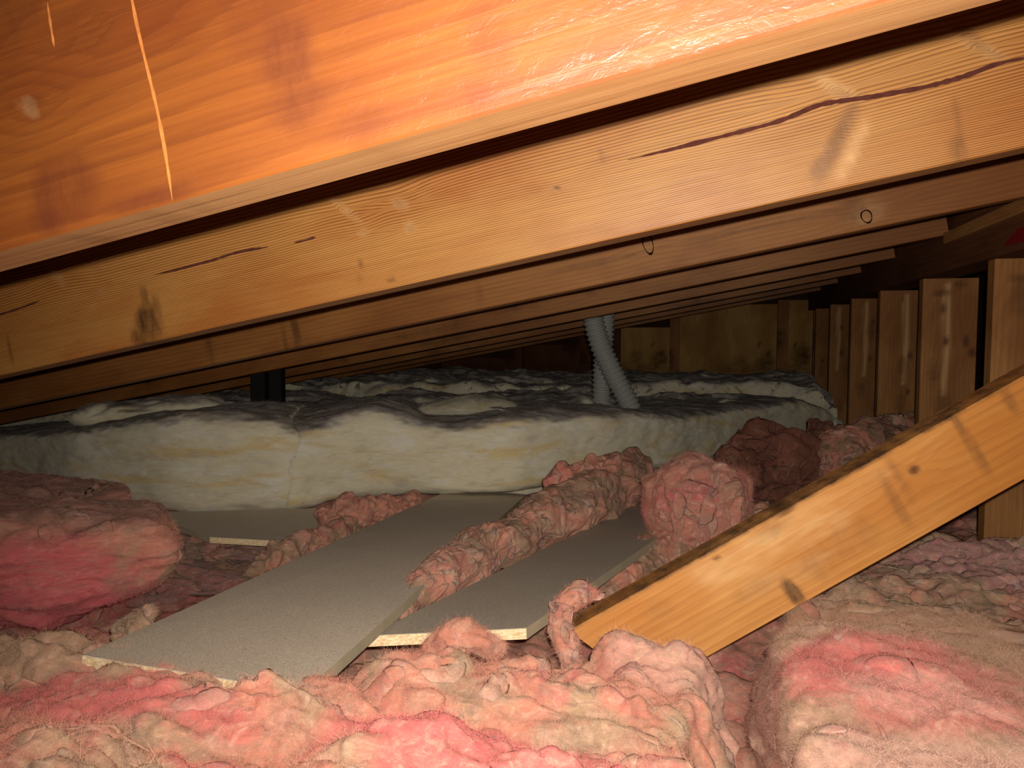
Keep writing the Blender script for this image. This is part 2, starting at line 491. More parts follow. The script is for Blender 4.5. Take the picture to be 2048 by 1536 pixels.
# roof sheathing over the rafters
hN = R_DEPTH / math.cos(SANG)
def roof_z(x): return ROOF_Z0 + SLOPE * x
V = []
for x in (RX0 - 0.05, 1.3):
    for y in (-0.4, 5.5):
        for dzz in (hN, hN + 0.02): V.append((x, y, roof_z(x) + dzz))
Fc = [(0,1,3,2),(4,6,7,5),(0,4,5,1),(2,3,7,6),(0,2,6,4),(1,5,7,3)]
tag(mesh_obj('ceiling', V, Fc, M_ROOF, smooth=False), kind='structure')

def rafter_local(px, py, Y):
    p = on_y(px, py, Y)
    dx, dz = p[0] - RX0, p[2] - roof_z(RX0)
    return (dx * math.cos(SANG) + dz * math.sin(SANG), -dx * math.sin(SANG) + dz * math.cos(SANG))

rafter_labels = [
    'nearest rafter, glossy orange wood with a pale curved scratch, filling the top of the picture',
    'second nearest rafter, yellow-brown with fine grain lines and a long dark split',
    'third rafter from the camera, with two dark ring marks on its face',
    'fourth rafter from the camera, its cut end meeting the dark header beam',
    'fifth rafter from the camera, a narrow brown strip under the fourth',
    'sixth rafter from the camera, in front of the grey corrugated hoses',
    'seventh rafter from the camera, just behind the grey corrugated hoses',
    'last rafter, farthest from the camera and just before the back wall',
]
RL = (RX1 - RX0) / math.cos(SANG)
for k, Y in enumerate(RAFT_Y):
    q = lambda x, y: rafter_local(x, y, Y)
    kw = dict(dx=0.03, dz=0.02, ring=0.012, pith=(0.02, -0.4))
    mat = M_RAFT_B
    knots = []; stains = []; pales = []
    def KN(px, py, rx, rz, ang=0, dark=0.0, pl=0.0, wv=0.0): knots.append((*q(px, py), rx, rz, ang, dark, pl, wv))
    def ST(px, py, wx, wz, amt): stains.append((*q(px, py), wx, wz, amt))
    if k == 0:
        kw = dict(dx=0.008, dz=0.007, ring=0.016, pith=(-0.5, 0.4), warp=0.03, edge_mat=M_EDGE); mat = M_RAFT1
        KN(65, 212, 0.007, 0.005, 0.3, 0.8, 0.0, 1.6); KN(56, 215, 0.004, 0.006, 0.3, 0.0, 0.9, 0)
        KN(190, 55, 0.03, 0.012, 0.3, 0.12, 0.0, 2.2)
        ST(570, 110, 0.026, 0.032, 0.85); ST(600, 200, 0.034, 0.02, 0.65); ST(130, 370, 0.03, 0.024, 0.75); ST(120, 430, 0.03, 0.012, 0.75); ST(720, 250, 0.03, 0.014, 0.35); ST(30, 20, 0.03, 0.02, 0.5)
        ST(300, 400, 0.04, 0.006, 0.8); ST(980, 80, 0.012, 0.03, 0.5); ST(960, 190, 0.012, 0.012, 0.25); ST(520, 40, 0.03, 0.03, 0.35); ST(10, 60, 0.02, 0.03, 0.3)
    elif k == 1:
        kw = dict(dx=0.007, dz=0.0048, ring=0.0064, pith=(-0.04, -0.30), warp=0.012, edge_mat=M_EDGE, dense=-22.0); mat = M_RAFT
        KN(800, 408, 0.012, 0.007, -0.7, 0.35, 0.5, 1.6); KN(820, 456, 0.006, 0.008, 0, 0.3, 0.6, 1.2); KN(727, 465, 0.007, 0.006, 0, 0.2, 0.5, 1.0)
        KN(690, 420, 0.03, 0.005, -0.85, 0.12, 0.45, 1.2); KN(112, 552, 0.02, 0.006, -0.95, 0.25, 0.55, 1.4); KN(202, 580, 0.004, 0.004, 0, 0.3, 0.3, 0.5)
        KN(1112, 378, 0.006, 0.003, 0.3, 0.9, 0.2, 0.8)
        KN(1672, 285, 0.062, 0.011, 0.98, 0.55, 0.15, 1.8); KN(1640, 330, 0.02, 0.010, 0.8, 0.5, 0.1, 0.5); KN(1705, 300, 0.04, 0.008, 0.98, 0, 0.5, 0.5)
        KN(1675, 178, 0.03, 0.008, -0.75, 0.1, 0.5, 1.6); KN(1690, 190, 0.02, 0.006, -0.6, 0.3, 0.2, 0)
        KN(1962, 95, 0.03, 0.006, -0.75, 0.3, 0.4, 1.4); KN(1935, 70, 0.02, 0.008, -0.8, 0.35, 0.0, 0.8)
        ST(295, 650, 0.028, 0.035, 0.95); ST(278, 672, 0.02, 0.02, 0.8); ST(290, 600, 0.006, 0.03, 0.7); ST(315, 615, 0.006, 0.025, 0.6)
        ST(722, 555, 0.003, 0.02, 0.5); ST(725, 528, 0.003, 0.012, 0.7); ST(785, 560, 0.008, 0.005, 0.5)
        ST(1915, 300, 0.010, 0.022, 0.45); ST(1915, 240, 0.004, 0.03, 0.25)
        ST(20, 700, 0.006, 0.03, 0.5); ST(1205, 312, 0.006, 0.012, 0.25)
    elif k == 2:
        kw = dict(dx=0.01, dz=0.008, ring=0.011, pith=(-0.08, -0.4), warp=0.02, edge_mat=M_EDGE)
        KN(1296, 480, 0.016, 0.014, 0, 0.3, 0.2, 1.2); KN(1733, 425, 0.03, 0.02, 0.2, 0.1, 0.35, 1.2)
        ST(1700, 420, 0.03, 0.03, 0.3); ST(1200, 525, 0.15, 0.006, 0.35); ST(1560, 445, 0.2, 0.005, 0.35)
        ST(590, 660, 0.01, 0.05, 0.7); ST(420, 700, 0.012, 0.05, 0.5); ST(570, 680, 0.006, 0.05, 0.5); ST(960, 590, 0.012, 0.03, 0.25)
    else:
        rng = random.Random(40 + k)
        for j in range(5):
            stains.append((rng.uniform(1.2, RL), rng.uniform(0.0, 0.05), rng.uniform(0.02, 0.2), 0.012, 0.5))
        knots += [(rng.uniform(1.5, RL), rng.uniform(0.02, 0.06), 0.015, 0.01, 0, 0.6, 0.1, 1.2) for _ in range(5)]
    o = timber('rafter', RL, R_DEPTH, R_THICK, mat, seed=3 + k, knots=knots, stains=stains, pales=pales, **kw)
    o.location = (RX0, Y, roof_z(RX0)); o.rotation_euler = (0, -SANG, 0)
    tag(o, rafter_labels[k], 'rafter', 'roof rafters')
    if k == 0:
        strip('scratch', [q(255, -60), q(270, 30), q(285, 95), q(315, 215), q(333, 310), q(346, 402)], 0.0026, M_SCRATCH, o, seed=21)
        strip('scratch', [q(96, 5), q(104, 60), q(110, 95)], 0.0022, M_SCRATCH, o, seed=22)
    if k == 1:
        strip('split', [q(1255, 320), q(1330, 302), q(1480, 264), q(1560, 243), q(1640, 208), q(1750, 193), q(1850, 175), q(1940, 150), q(1990, 128), q(2080, 110)], 0.0058, M_SPLIT, o, seed=2)
        strip('split', [q(308, 550), q(360, 538), q(420, 522), q(480, 503), q(538, 494)], 0.0042, M_SPLIT, o, seed=3)
        strip('split', [q(588, 486), q(612, 481), q(632, 474)], 0.0036, M_SPLIT, o, seed=4)
        strip('split', [q(-20, 635), q(40, 617), q(80, 602)], 0.0036, M_SPLIT, o, seed=5)
    if k == 2:
        ring_mark('knot_ring', q(1296, 488), 0.0095, 0.020, 0.002, o, M_INK, 0.1)
        ring_mark('knot_ring', q(1733, 433), 0.0085, 0.0115, 0.0022, o, M_INK, 0.2)
        o.children[0]['label'] = 'thin dark ring mark'

# header over the knee wall
hd = timber('header_beam', 5.6, 0.32, 0.10, M_DARKW, seed=31, dx=0.05, dz=0.03, ring=0.02, pith=(0, -0.6), stains=[(1.9, 0.03, 0.3, 0.05, 0.5)])
hd.rotation_euler = (0, 0, math.radians(-90)); hd.location = (0.625, 5.3, 0.885)
tag(hd, 'long dark brown header beam over the knee wall studs', 'beam')
M_RED = plain_mat('red_paint', (120, 22, 22), 0.8, 0.1, 0.3, 40)
_rm = [(3.42, 0.0), (3.50, 0.03), (3.58, 0.02), (3.70, 0.035), (3.70, -0.002), (3.55, -0.004)]
mesh_obj('red_paint_mark', [(x, -0.0022, 0.018 + z) for x, z in _rm] + [(x, 0.001, 0.018 + z) for x, z in _rm], [tuple(range(6)), tuple(range(11, 5, -1))] + [(i, i + 6, (i + 1) % 6 + 6, (i + 1) % 6) for i in range(6)], M_RED, hd, origin=(0, 0, 0), smooth=False)
lg = timber('nailing_strip', 1.75, 0.03, 0.02, M_STUD, seed=32, dx=0.05, dz=0.01)
lg.rotation_euler = (0, 0, math.radians(-90)); lg.location = (0.605, 2.262, 0.955)
tag(lg, 'thin light brown strip along the dark header, right of the fourth rafter', 'strip')

# knee wall studs
stud_y = [1.375, 1.98, 2.585, 3.19, 3.80, 4.44, 5.02]
stud_labels = [
    '',
    'nearest wall stud, at the right edge of the picture behind the leaning brace',
    'wide knotty brown stud with dark smudges at its top, second nearest to the camera',
    'third nearest stud, with a long white streak down its face',
    'fourth nearest stud, slim brown with a faint pale streak',
    'fifth nearest stud, narrow and dark, next but one to the back corner',
    'farthest stud of the knee wall, in the back corner',
]
for k, y in enumerate(stud_y):
    if k == 0: continue
    rng = random.Random(70 + k)
    H = 0.885
    st = [(H - 0.02, 0.05 + 0.03 * rng.random(), 0.012, 0.02, 0.6), (H - 0.045, 0.10, 0.014, 0.03, 0.6)] if k in (1, 2) else []
    st += [(rng.uniform(0.3, 0.8), rng.uniform(0.02, 0.12), 0.05, 0.02, 0.4) for _ in range(3)]
    kn = [(rng.uniform(0.45, 0.8), rng.uniform(0.02, 0.13), 0.016, 0.009, 0, 0.8, 0.1, 1.2) for _ in range(2)]
    if k == 2: kn += [(0.69, 0.03, 0.02, 0.01, 0, 0.8, 0.1, 1.0), (0.655, 0.012, 0.014, 0.012, 0, 0.8, 0, 1)]
    pl = []
    if k in (2, 3, 4, 5):
        zc = {2: 0.085, 3: 0.06, 4: 0.09, 5: 0.11}[k]
        pl = [([(H - 0.02, zc), (H - 0.2, zc - 0.004), (H - 0.36, zc + 0.004)], 0.007, 0.45), ([(H - 0.05, zc + 0.012), (H - 0.25, zc + 0.006)], 0.004, 0.3)]
    o = timber('wall_stud', H, 0.155, 0.045, M_STUD, seed=60 + k, dx=0.01, dz=0.008, ring=0.012, pith=(-0.1, -0.3), warp=0.02, knots=kn, stains=st, pales=pl)
    # local x -> up, local z -> +X (world), local y -> +Y
    o.matrix_world = Matrix(((0, 0, 1, 0.64), (0, 1, 0, y), (1, 0, 0, 0.0), (0, 0, 0, 1)))
    # keep handedness: mirror depth so that the matrix is a rotation
    o.matrix_world = Matrix(((0, 0, -1, 0.795), (0, 1, 0, y), (1, 0, 0, 0.0), (0, 0, 0, 1)))
    tag(o, stud_labels[k], 'stud', 'knee wall studs')
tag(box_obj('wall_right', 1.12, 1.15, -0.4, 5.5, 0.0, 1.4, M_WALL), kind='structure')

# back wall: sheathing with plywood sheets and framing
WBY = 5.30
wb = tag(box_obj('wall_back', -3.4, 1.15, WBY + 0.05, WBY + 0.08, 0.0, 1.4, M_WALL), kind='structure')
wbo = Vector(wb.location)
def wall_piece(name, px0, px1, py0, py1, mat, t0, t1, seed):
    a = on_y(px0, py0, WBY); b = on_y(px1, py1, WBY)
    z0 = 0.2
    o = timber(name, max(a[2], b[2]) - z0, abs(b[0] - a[0]), abs(t1 - t0), mat, seed=seed, dx=0.03, dz=0.02, ring=0.02, pith=(0, -0.5), warp=0.05,
               stains=[(random.Random(seed).uniform(0.3, 0.5), 0.08, 0.08, 0.07, 0.8), (random.Random(seed).uniform(0.3, 0.6), 0.25, 0.06, 0.05, 0.5), (0.28, 0.15, 0.05, 0.3, 0.6)],
               knots=[(0.45, 0.12, 0.01, 0.01, 0, 0.9, 0, 1), (0.40, 0.06, 0.01, 0.01, 0, 0.9, 0, 1)])
    o.parent = wb
    o.matrix_local = Matrix(((0, 0, -1, max(a[0], b[0]) - wbo.x), (0, 1, 0, WBY + t0 - wbo.y), (1, 0, 0, z0 - wbo.z), (0, 0, 0, 1)))
    return o
for i, (a, b, c, d) in enumerate([(1240, 1341, 655, 740), (1357, 1556, 610, 740), (1574, 1628, 600, 740)]):
    wall_piece('plywood_sheet', a, b, c, d, M_PLY, 0.03, 0.05, 90 + i)
for i, (a, b, c, d) in enumerate([(1040, 1160, 690, 740), (880, 1035, 715, 760)]):
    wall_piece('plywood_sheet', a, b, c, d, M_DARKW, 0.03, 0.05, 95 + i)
for i, (a, b) in enumerate([(1160, 1182), (1216, 1240), (1341, 1358), (1556, 1575), (1628, 1652), (1030, 1046)]):
    wall_piece('framing_stud', a, b, 600, 740, M_DARKW if i in (0, 1, 5) else M_STUD, -0.02, 0.03, 100 + i)

# ------------------------------------------------------------------ insulation builders
def disp_layers(P, layers, wrap_v=True, mask=None):
    """layers: (kind, freq(3,) or float, amp, seed)"""
    for kind, fr, amp, sd in layers:
        n = grid_normals(P, wrap_v)
        if np.isscalar(fr): fr = (fr, fr, fr)
        Q = P * np.array(fr) + sd * 7.7
        w = np.stack([perlin(Q * 0.7 + 5.1), perlin(Q * 0.7 + 19.3), perlin(Q * 0.7 + 41.9)], -1)
        Q = Q + 0.55 * w
        v = perlin(Q)
        if kind == 'b': h = np.sqrt(v * v + 0.012) * 1.6 - 0.45           # puffy lumps with creases
        elif kind == 'r': h = 0.4 - np.sqrt(v * v + 0.006) * 1.6          # thin ridges
        else: h = v
        h = h * amp
        if mask is not None: h = h * mask
        P = P + n * h[..., None]
    return P

def fibers(name, P, N, C, count, length, width, parent, seed, lift=0.45, origin=(0, 0, 0), bright=1.12, sel=None):
    """loose glass fibres standing off a wool surface, as thin ribbons in one mesh"""
    rs = np.random.RandomState(seed)
    P = P.reshape(-1, 3); N = N.reshape(-1, 3); C = C.reshape(-1, 3)
    dd = P - CPOS
    dz = dd @ FWD
    fx = (dd @ RGT) / np.maximum(dz, 0.05); fy = (dd @ UPV) / np.maximum(dz, 0.05)
    vis = (np.abs(fx) < 0.80) & (np.abs(fy) < 0.60) & (dz > 0.1)
    if sel is not None: vis &= sel.reshape(-1)
    idx = np.nonzero(vis)[0]
    if len(idx) < 10: idx = np.arange(len(P))
    i = idx[rs.randint(0, len(idx), count)]
    p = P[i] + rs.normal(size=(count, 3)) * 0.002
    n = N[i]
    t = rs.normal(size=(count, 3)); t -= (t * n).sum(1)[:, None] * n
    t /= np.linalg.norm(t, axis=1)[:, None]
    ln = 0.6 * length * np.exp(rs.normal(size=(count, 1)) * 0.45)
    c = rs.normal(size=(count, 3)) * 0.5
    l0 = np.abs(rs.normal(size=(count, 1))) * lift
    d = t + n * l0; d /= np.linalg.norm(d, axis=1)[:, None]
    side = np.cross(d, rs.normal(size=(count, 3))); side /= np.linalg.norm(side, axis=1)[:, None]
    w = 0.5 * width * 0.5
    p = p - n * 0.002
    V = np.stack([p + side * w, p - side * w, p + (d + c * 0.35) * ln], 1)
    F = np.arange(count * 3).reshape(-1, 3)
    cc = np.repeat(np.clip(C[i] * bright * (0.85 + 0.3 * rs.rand(count, 1)), 0, 1), 3, 0)
    o = mesh_obj(name, V.reshape(-1, 3) , F, M_FIB, parent, origin=origin, attrs={'Col': cc}, smooth=False)
    o['kind'] = 'stuff'
    return o

def flaps(P, C, count, length, width, parent, seed, origin, wrap_v, colf, squash=0.24, sel=None, lift=0.3):
    """torn wisps of wool lying on a wool surface: flattened tapering strands that follow it, one mesh"""
    rs = np.random.RandomState(seed)
    nu, nv = P.shape[:2]
    N = grid_normals(P, wrap_v)
    du = np.linalg.norm(np.diff(P, axis=0), axis=-1).mean(); dv = np.linalg.norm(np.diff(P, axis=1), axis=-1).mean()
    ok = np.nonzero((sel if sel is not None else np.ones((nu, nv), bool)).ravel())[0]
    A, B = 18, 8
    VV = []; FF = []; CC = []
    base = 0
    for _ in range(count):
        k = ok[rs.randint(len(ok))]; i0, j0 = k // nv, k % nv
        L = length * math.exp(rs.normal() * 0.4); a0 = rs.rand() * 2 * math.pi; cv = rs.normal() * 1.2
        s = np.linspace(0, 1, A)
        ang = a0 + cv * (s - 0.5)
        ii = i0 + np.cumsum(np.cos(ang)) * L / A / du; jj = j0 + np.cumsum(np.sin(ang)) * L / A / dv
        ii = np.clip(ii, 2, nu - 3); jj = jj % nv if wrap_v else np.clip(jj, 2, nv - 3)
        i1, j1 = ii.astype(int), jj.astype(int)
        c = P[i1, j1].copy(); n = N[i1, j1].copy()
        for _k in range(6):
            c[1:-1] = (c[:-2] + 2 * c[1:-1] + c[2:]) / 4; n[1:-1] = (n[:-2] + 2 * n[1:-1] + n[2:]) / 4
        n /= np.linalg.norm(n, axis=1)[:, None] + 1e-9
        t = np.gradient(c, axis=0); t /= np.linalg.norm(t, axis=1)[:, None] + 1e-9
        sd = np.cross(t, n); sd /= np.linalg.norm(sd, axis=1)[:, None] + 1e-9
        w = width * math.exp(rs.normal() * 0.35) * np.sqrt(np.clip(np.sin(math.pi * np.clip(s, 0.02, 0.98)), 0, 1)) * (0.8 + 0.4 * rs.rand())
        c = c + n * (w * squash * lift * 2 * (s ** 2))[:, None]
        ph = np.linspace(0, 2 * math.pi, B, endpoint=False)
        Q = c[:, None] + sd[:, None] * (np.cos(ph)[None, :] * w[:, None])[..., None] + n[:, None] * (np.sin(ph)[None, :] * w[:, None] * squash)[..., None]
        VV.append(Q); CC.append(np.ones((A, B, 3)) * colf(C[i1, j1], rs)[:, None, :])
        FF.append(grid_faces(A, B, True) + base); base += A * B
    V = np.array(VV)
    sh = V.shape
    V = V + 0.6 * width * np.stack([fbm(V, 45, 3, seed=seed + 1), fbm(V, 45, 3, seed=seed + 2), fbm(V, 45, 3, seed=seed + 3)], -1)
    o = mesh_obj('torn_wisps', V.reshape(-1, 3), np.concatenate(FF), parent.data.materials[0], parent, origin=origin, attrs={'Col': np.clip(np.array(CC).reshape(-1, 3), 0, 1)})
    o['kind'] = 'stuff'
    V = V.reshape(sh); ctr = V.mean(2, keepdims=True)
    nn = V - ctr; nn /= np.linalg.norm(nn, axis=-1, keepdims=True) + 1e-9
    fibers('wisp_fibres', V, nn, np.array(CC), count * 50, 0.011, 0.0004, parent, seed + 9, 0.8, origin)
    return o
def wisp_col(c, rs):
    q = [SALMON, PALEP, BEIGE, HOT, PALEP, c[0], c[0], MAUVE, BEIGE][rs.randint(9)]
    k = 0.38 if c.mean() > 0.16 else 0.1
    return c * (1 - k) + q * k

# colours of the wool (albedo)
SALMON = lin(212, 146, 124); HOT = lin(216, 118, 116); BEIGE = lin(188, 156, 128); DUST = lin(142, 114, 100); MAUVE = lin(160, 104, 102); PALEP = lin(228, 182, 166)
BROWN = lin(112, 72, 60)
CREAM = lin(226, 218, 192); YELL = lin(222, 196, 136); GREYW = lin(176, 168, 162); DARKG = lin(122, 113, 108); WHITE = lin(232, 230, 220)

def pink_color(P, N, seed, dust=0.35, hot=0.4, dark=0.0, patches=()):
    a = fbm(P * np.array([1, 1, 1.4]), 7.0, 4, seed=seed)
    b = fbm(P, 13.0, 4, seed=seed + 1)
    c = fbm(P, 24.0, 4, 0.6, seed=seed + 2)
    C = np.tile(SALMON, P.shape[:-1] + (1,)) if False else np.ones(P.shape) * SALMON
    C = mixc(C, HOT, sstep(0.25 - hot * 0.6, 0.55 - hot * 0.5, a) * 0.9)
    C = mixc(C, BEIGE, sstep(0.30 - dust * 0.9, 0.62 - dust * 0.9, b))
    C = mixc(C, PALEP, sstep(0.12, 0.4, c) * 0.55)
    C = mixc(C, MAUVE, sstep(0.1, 0.45, -c) * 0.45)
    if dark: C = mixc(C, BROWN, np.clip(dark + 0.5 * b, 0, 1))
    for (ctr, rad, col, amt) in patches:
        d = (((P - np.array(ctr)) / np.array(rad)) ** 2).sum(-1) + 0.7 * b + 0.35 * c
        C = mixc(C, col, amt * sstep(1.2, 0.5, d))
    return C

def sweep(name, path, radii, nu, nv, layers, colorf, mat, seed, label, cat='insulation', group=None, squash=1.0, twist=0.0, expo=2.0, fib=None, parent=None):
    """closed soft form around a path of 3-D points; radii per point"""
    path = np.array(path, float); radii = np.array(radii, float)
    seg = np.concatenate([[0], np.cumsum(np.linalg.norm(np.diff(path, axis=0), axis=1))])
    th = np.linspace(0, math.pi, nu)
    s = (1 - np.cos(th)) / 2 * 0.35 + th / math.pi * 0.65
    c = np.stack([np.interp(s * seg[-1], seg, path[:, k]) for k in range(3)], 1)
    R = np.interp(s * seg[-1], seg, radii)
    for _ in range(max(4, nu // 12)):
        c[1:-1] = (c[:-2] + 2 * c[1:-1] + c[2:]) / 4; R[1:-1] = (R[:-2] + 2 * R[1:-1] + R[2:]) / 4
    endr = np.sqrt(np.clip(1 - np.abs(2 * s - 1) ** 8, 0, 1)) * np.clip(np.sin(th) * 6, 0, 1) ** 0.5
    R = R * np.maximum(endr, 0.02)
    T = np.gradient(c, axis=0); T /= np.linalg.norm(T, axis=1)[:, None] + 1e-9
    up = np.array([0, 0, 1.0])
    S = np.cross(T, up); S /= np.linalg.norm(S, axis=1)[:, None] + 1e-9
    U = np.cross(S, T)
    ph = np.linspace(0, 2 * math.pi, nv, endpoint=False)
    A = ph[None, :] + twist * s[:, None]
    ca, sa = np.cos(A), np.sin(A)
    if expo != 2.0:
        e = 2.0 / expo
        ca = np.sign(ca) * np.abs(ca) ** e; sa = np.sign(sa) * np.abs(sa) ** e
    P = c[:, None, :] + S[:, None, :] * (ca * R[:, None])[..., None] + U[:, None, :] * (sa * R[:, None] * squash)[..., None]
    n = grid_normals(P)
    sign = np.sign(((P - c[:, None, :]) * n).sum(-1).mean())
    if sign < 0: P = P[:, ::-1]
    P = disp_layers(P, layers, True, (np.clip(np.sin(th) * 5, 0, 1) * np.clip(R / (0.6 * radii.max()), 0.1, 1))[:, None] * np.ones((1, nv)))
    return finish_wool(name, P, colorf, mat, seed, label, cat, group, fib, True)

def finish_wool(name, P, colorf, mat, seed, label, cat, group, fib, wrap_v, parent=None):
    N = grid_normals(P, wrap_v)
    C = np.clip(colorf(P, N), 0, 1)
    nu, nv = P.shape[:2]
    F = grid_faces(nu, nv, wrap_v)
    fl = P.reshape(-1, 3)
    org = np.array([fl[:, 0].mean(), fl[:, 1].mean(), fl[:, 2].min()])
    o = mesh_obj(name, fl, F, mat, origin=tuple(org), attrs={'Col': C.reshape(-1, 3)})
    tag(o, label, cat, group)
    if fib:
        cnt, ln, wd = fib[:3]
        lift = fib[3] if len(fib) > 3 else 0.45
        camv = CPOS - P
        sel = (camv * N).sum(-1) > -0.15
        fibers('loose_fibres', P, N, C, cnt, ln, wd, o, seed, lift, tuple(org), sel=sel)
        if len(fib) > 4:
            fc, fl_, fw = fib[4:7]
            flaps(P, C, fc, fl_, fw, o, seed + 500, tuple(org), wrap_v, wisp_col, sel=sel & (P[..., 2] > 0.06))
    return o

def batt(name, path, zb, zt, depth, side, nu, nv, layers, colorf, mat, seed, label, cat='insulation', group=None, fib=None, expo=5.0, step=None, lean=0.0, endp=30):
    """thick soft slab: path = front bottom line in plan, zb/zt per point, body lies on `side` of it"""
    path = np.array(path, float); zb = np.array(zb, float); zt = np.array(zt, float)
    depth = np.array(depth, float) * np.ones(len(path))
    seg = np.concatenate([[0], np.cumsum(np.linalg.norm(np.diff(path, axis=0), axis=1))])
    th = np.linspace(0, math.pi, nu)
    s = (1 - np.cos(th)) / 2 * 0.25 + th / math.pi * 0.75
    ip = lambda a: np.interp(s * seg[-1], seg, a)
    c = np.stack([ip(path[:, 0]), ip(path[:, 1])], 1); B = ip(zb); Tt = ip(zt); D = ip(depth)
    for _ in range(max(4, nu // 14)):
        c[1:-1] = (c[:-2] + 2 * c[1:-1] + c[2:]) / 4
    for _ in range(3):
        for a in (B, Tt, D): a[1:-1] = (a[:-2] + 2 * a[1:-1] + a[2:]) / 4
    T = np.gradient(c, axis=0); T /= np.linalg.norm(T, axis=1)[:, None]
    for _ in range(40): T[1:-1] = (T[:-2] + 2 * T[1:-1] + T[2:]) / 4
    T /= np.linalg.norm(T, axis=1)[:, None]
    W = np.stack([-T[:, 1], T[:, 0]], 1) * side
    # rounded rectangle resampled by arc length, clockwise: start front-bottom
    a = np.linspace(0, 2 * math.pi, 2000, endpoint=False)
    e = 2.0 / expo
    qx = np.sign(np.cos(a)) * np.abs(np.cos(a)) ** e; qz = np.sign(np.sin(a)) * np.abs(np.sin(a)) ** e
    asp = D.mean() / max(1e-3, (Tt - B).mean())
    dl = np.hypot(np.diff(qx, append=qx[0]) * asp, np.diff(qz, append=qz[0]))
    wgt = np.where(qz < -0.93, 0.25, 1.0)
    cl = np.concatenate([[0], np.cumsum(dl * wgt)])
    tt = np.linspace(0, cl[-1], nv, endpoint=False)
    ai = np.interp(tt, cl, np.append(a, 2 * math.pi))
    qx = np.sign(np.cos(ai)) * np.abs(np.cos(ai)) ** e; qz = np.sign(np.sin(ai)) * np.abs(np.sin(ai)) ** e
    er = np.clip(1 - np.abs(2 * s - 1) ** endp, 0, 1) ** 0.5
    er = np.maximum(er, 0.01)
    mid = (B + Tt) / 2; hh = (Tt - B) / 2 * er; hw = D / 2 * er
    cx = c + W * (D / 2)[:, None]
    P = np.zeros((nu, nv, 3))
    off = qx[None, :] * hw[:, None] + lean * (qz[None, :] * hh[:, None])
    P[..., 0] = cx[:, None, 0] + W[:, None, 0] * off
    P[..., 1] = cx[:, None, 1] + W[:, None, 1] * off
    P[..., 2] = mid[:, None] + qz[None, :] * hh[:, None]
    n = grid_normals(P)
    ctr = np.stack([cx[:, 0], cx[:, 1], mid], 1)[:, None, :]
    if ((P - ctr) * n).sum(-1).mean() < 0: P = P[:, ::-1]
    P = disp_layers(P, layers, True, np.clip(np.sin(th) * 8, 0, 1)[:, None] * np.ones((1, nv)))
    return finish_wool(name, P, colorf, mat, seed, label, cat, group, fib, True)

def bed(name, x0, x1, y0, y1, step, hf, layers, colorf, mat, seed, label, cat='insulation', group=None, fib=None, skirt=0.1, warp_edge=0.02):
    nx = int((x1 - x0) / step) + 1; ny = int((y1 - y0) / step) + 1
    X, Y = np.meshgrid(np.linspace(x0, x1, nx), np.linspace(y0, y1, ny), indexing='ij')
    P = np.stack([X, Y, hf(X, Y)], -1)
    P = disp_layers(P, layers, False)
    # skirt down to the floor
    r0 = P[:1].copy(); r0[..., 2] = 0.02; r1 = P[-1:].copy(); r1[..., 2] = 0.02
    P = np.concatenate([r0, P, r1], 0)
    c0 = P[:, :1].copy(); c0[..., 2] = 0.02; c1 = P[:, -1:].copy(); c1[..., 2] = 0.02
    P = np.concatenate([c0, P, c1], 1)
    return finish_wool(name, P, colorf, mat, seed, label, cat, group, fib, False)

# ------------------------------------------------------------------ insulation: underlying layer
def h_under(X, Y):
    z = 0.135 + 0.02 * fbm(np.stack([X, Y, X * 0], -1), 3.0, 3, seed=4)
    hole = np.exp(-(((X + 1.05) / 0.30) ** 4 + ((Y - 1.45) / 0.42) ** 4))
    return z - 0.10 * hole
LU = [('b', 6, 0.035, 1), ('b', 14, 0.014, 2), ('n', 34, 0.005, 3)]
bed('insulation_layer', -2.2, 1.08, 0.55, 3.2, 0.0115, h_under, LU,
    lambda P, N: mixc(pink_color(P, N, 21, 0.25, 0.35, patches=[((-1.05, 1.4, 0.05), (0.35, 0.5, 0.5), HOT, 0.8)]), MAUVE, 0.25 + 0 * P[..., 0]), M_PINK, 5,
    'low matted layer of dusty pink insulation under the boards', fib=(20000, 0.016, 0.0006, 0.6, 180, 0.10, 0.012))

# foreground bed
def h_fg(X, Y):
    z = 0.325 - 0.19 * np.clip(Y - 0.62, -0.3, 1) - 0.03 * np.clip(X + 0.5, -0.6, 0.6)
    yb = np.interp(X, [-1.3, -0.95, -0.75, -0.45, -0.30, -0.1, 0.02, 0.1], [0.80, 0.83, 0.78, 0.73, 0.92, 1.07, 1.07, 1.0])
    yb = yb + 0.05 * fbm(np.stack([X, X * 0, X * 0], -1), 6.0, 3, seed=9)
    xe = 0.035 + 0.03 * fbm(np.stack([Y * 0, Y, Y * 0], -1), 7.0, 3, seed=8)
    e = sstep(0.0, 0.06, yb - Y) * sstep(0.0, 0.06, xe - X)
    z = z + 0.02 * fbm(np.stack([X, Y, X * 0], -1), 4.0, 3, seed=6)
    g = lambda cx, cy, rx, ry: np.exp(-((X - cx) / rx) ** 2 - ((Y - cy) / ry) ** 2)
    z = z + 0.045 * g(-0.07, 1.02, 0.10, 0.08) + 0.065 * g(-0.43, 0.645, 0.09, 0.055) + 0.03 * g(-0.24, 0.93, 0.06, 0.05)
    return 0.10 + (z - 0.10) * e
LF = [('n', (4, 7, 4), 0.045, 1), ('b', (7, 13, 7), 0.026, 6), ('b', (13, 26, 13), 0.015, 5), ('b', (24, 40, 24), 0.006, 7), ('n', (18, 30, 18), 0.007, 2), ('n', 46, 0.0035, 3), ('n', 100, 0.0014, 4)]
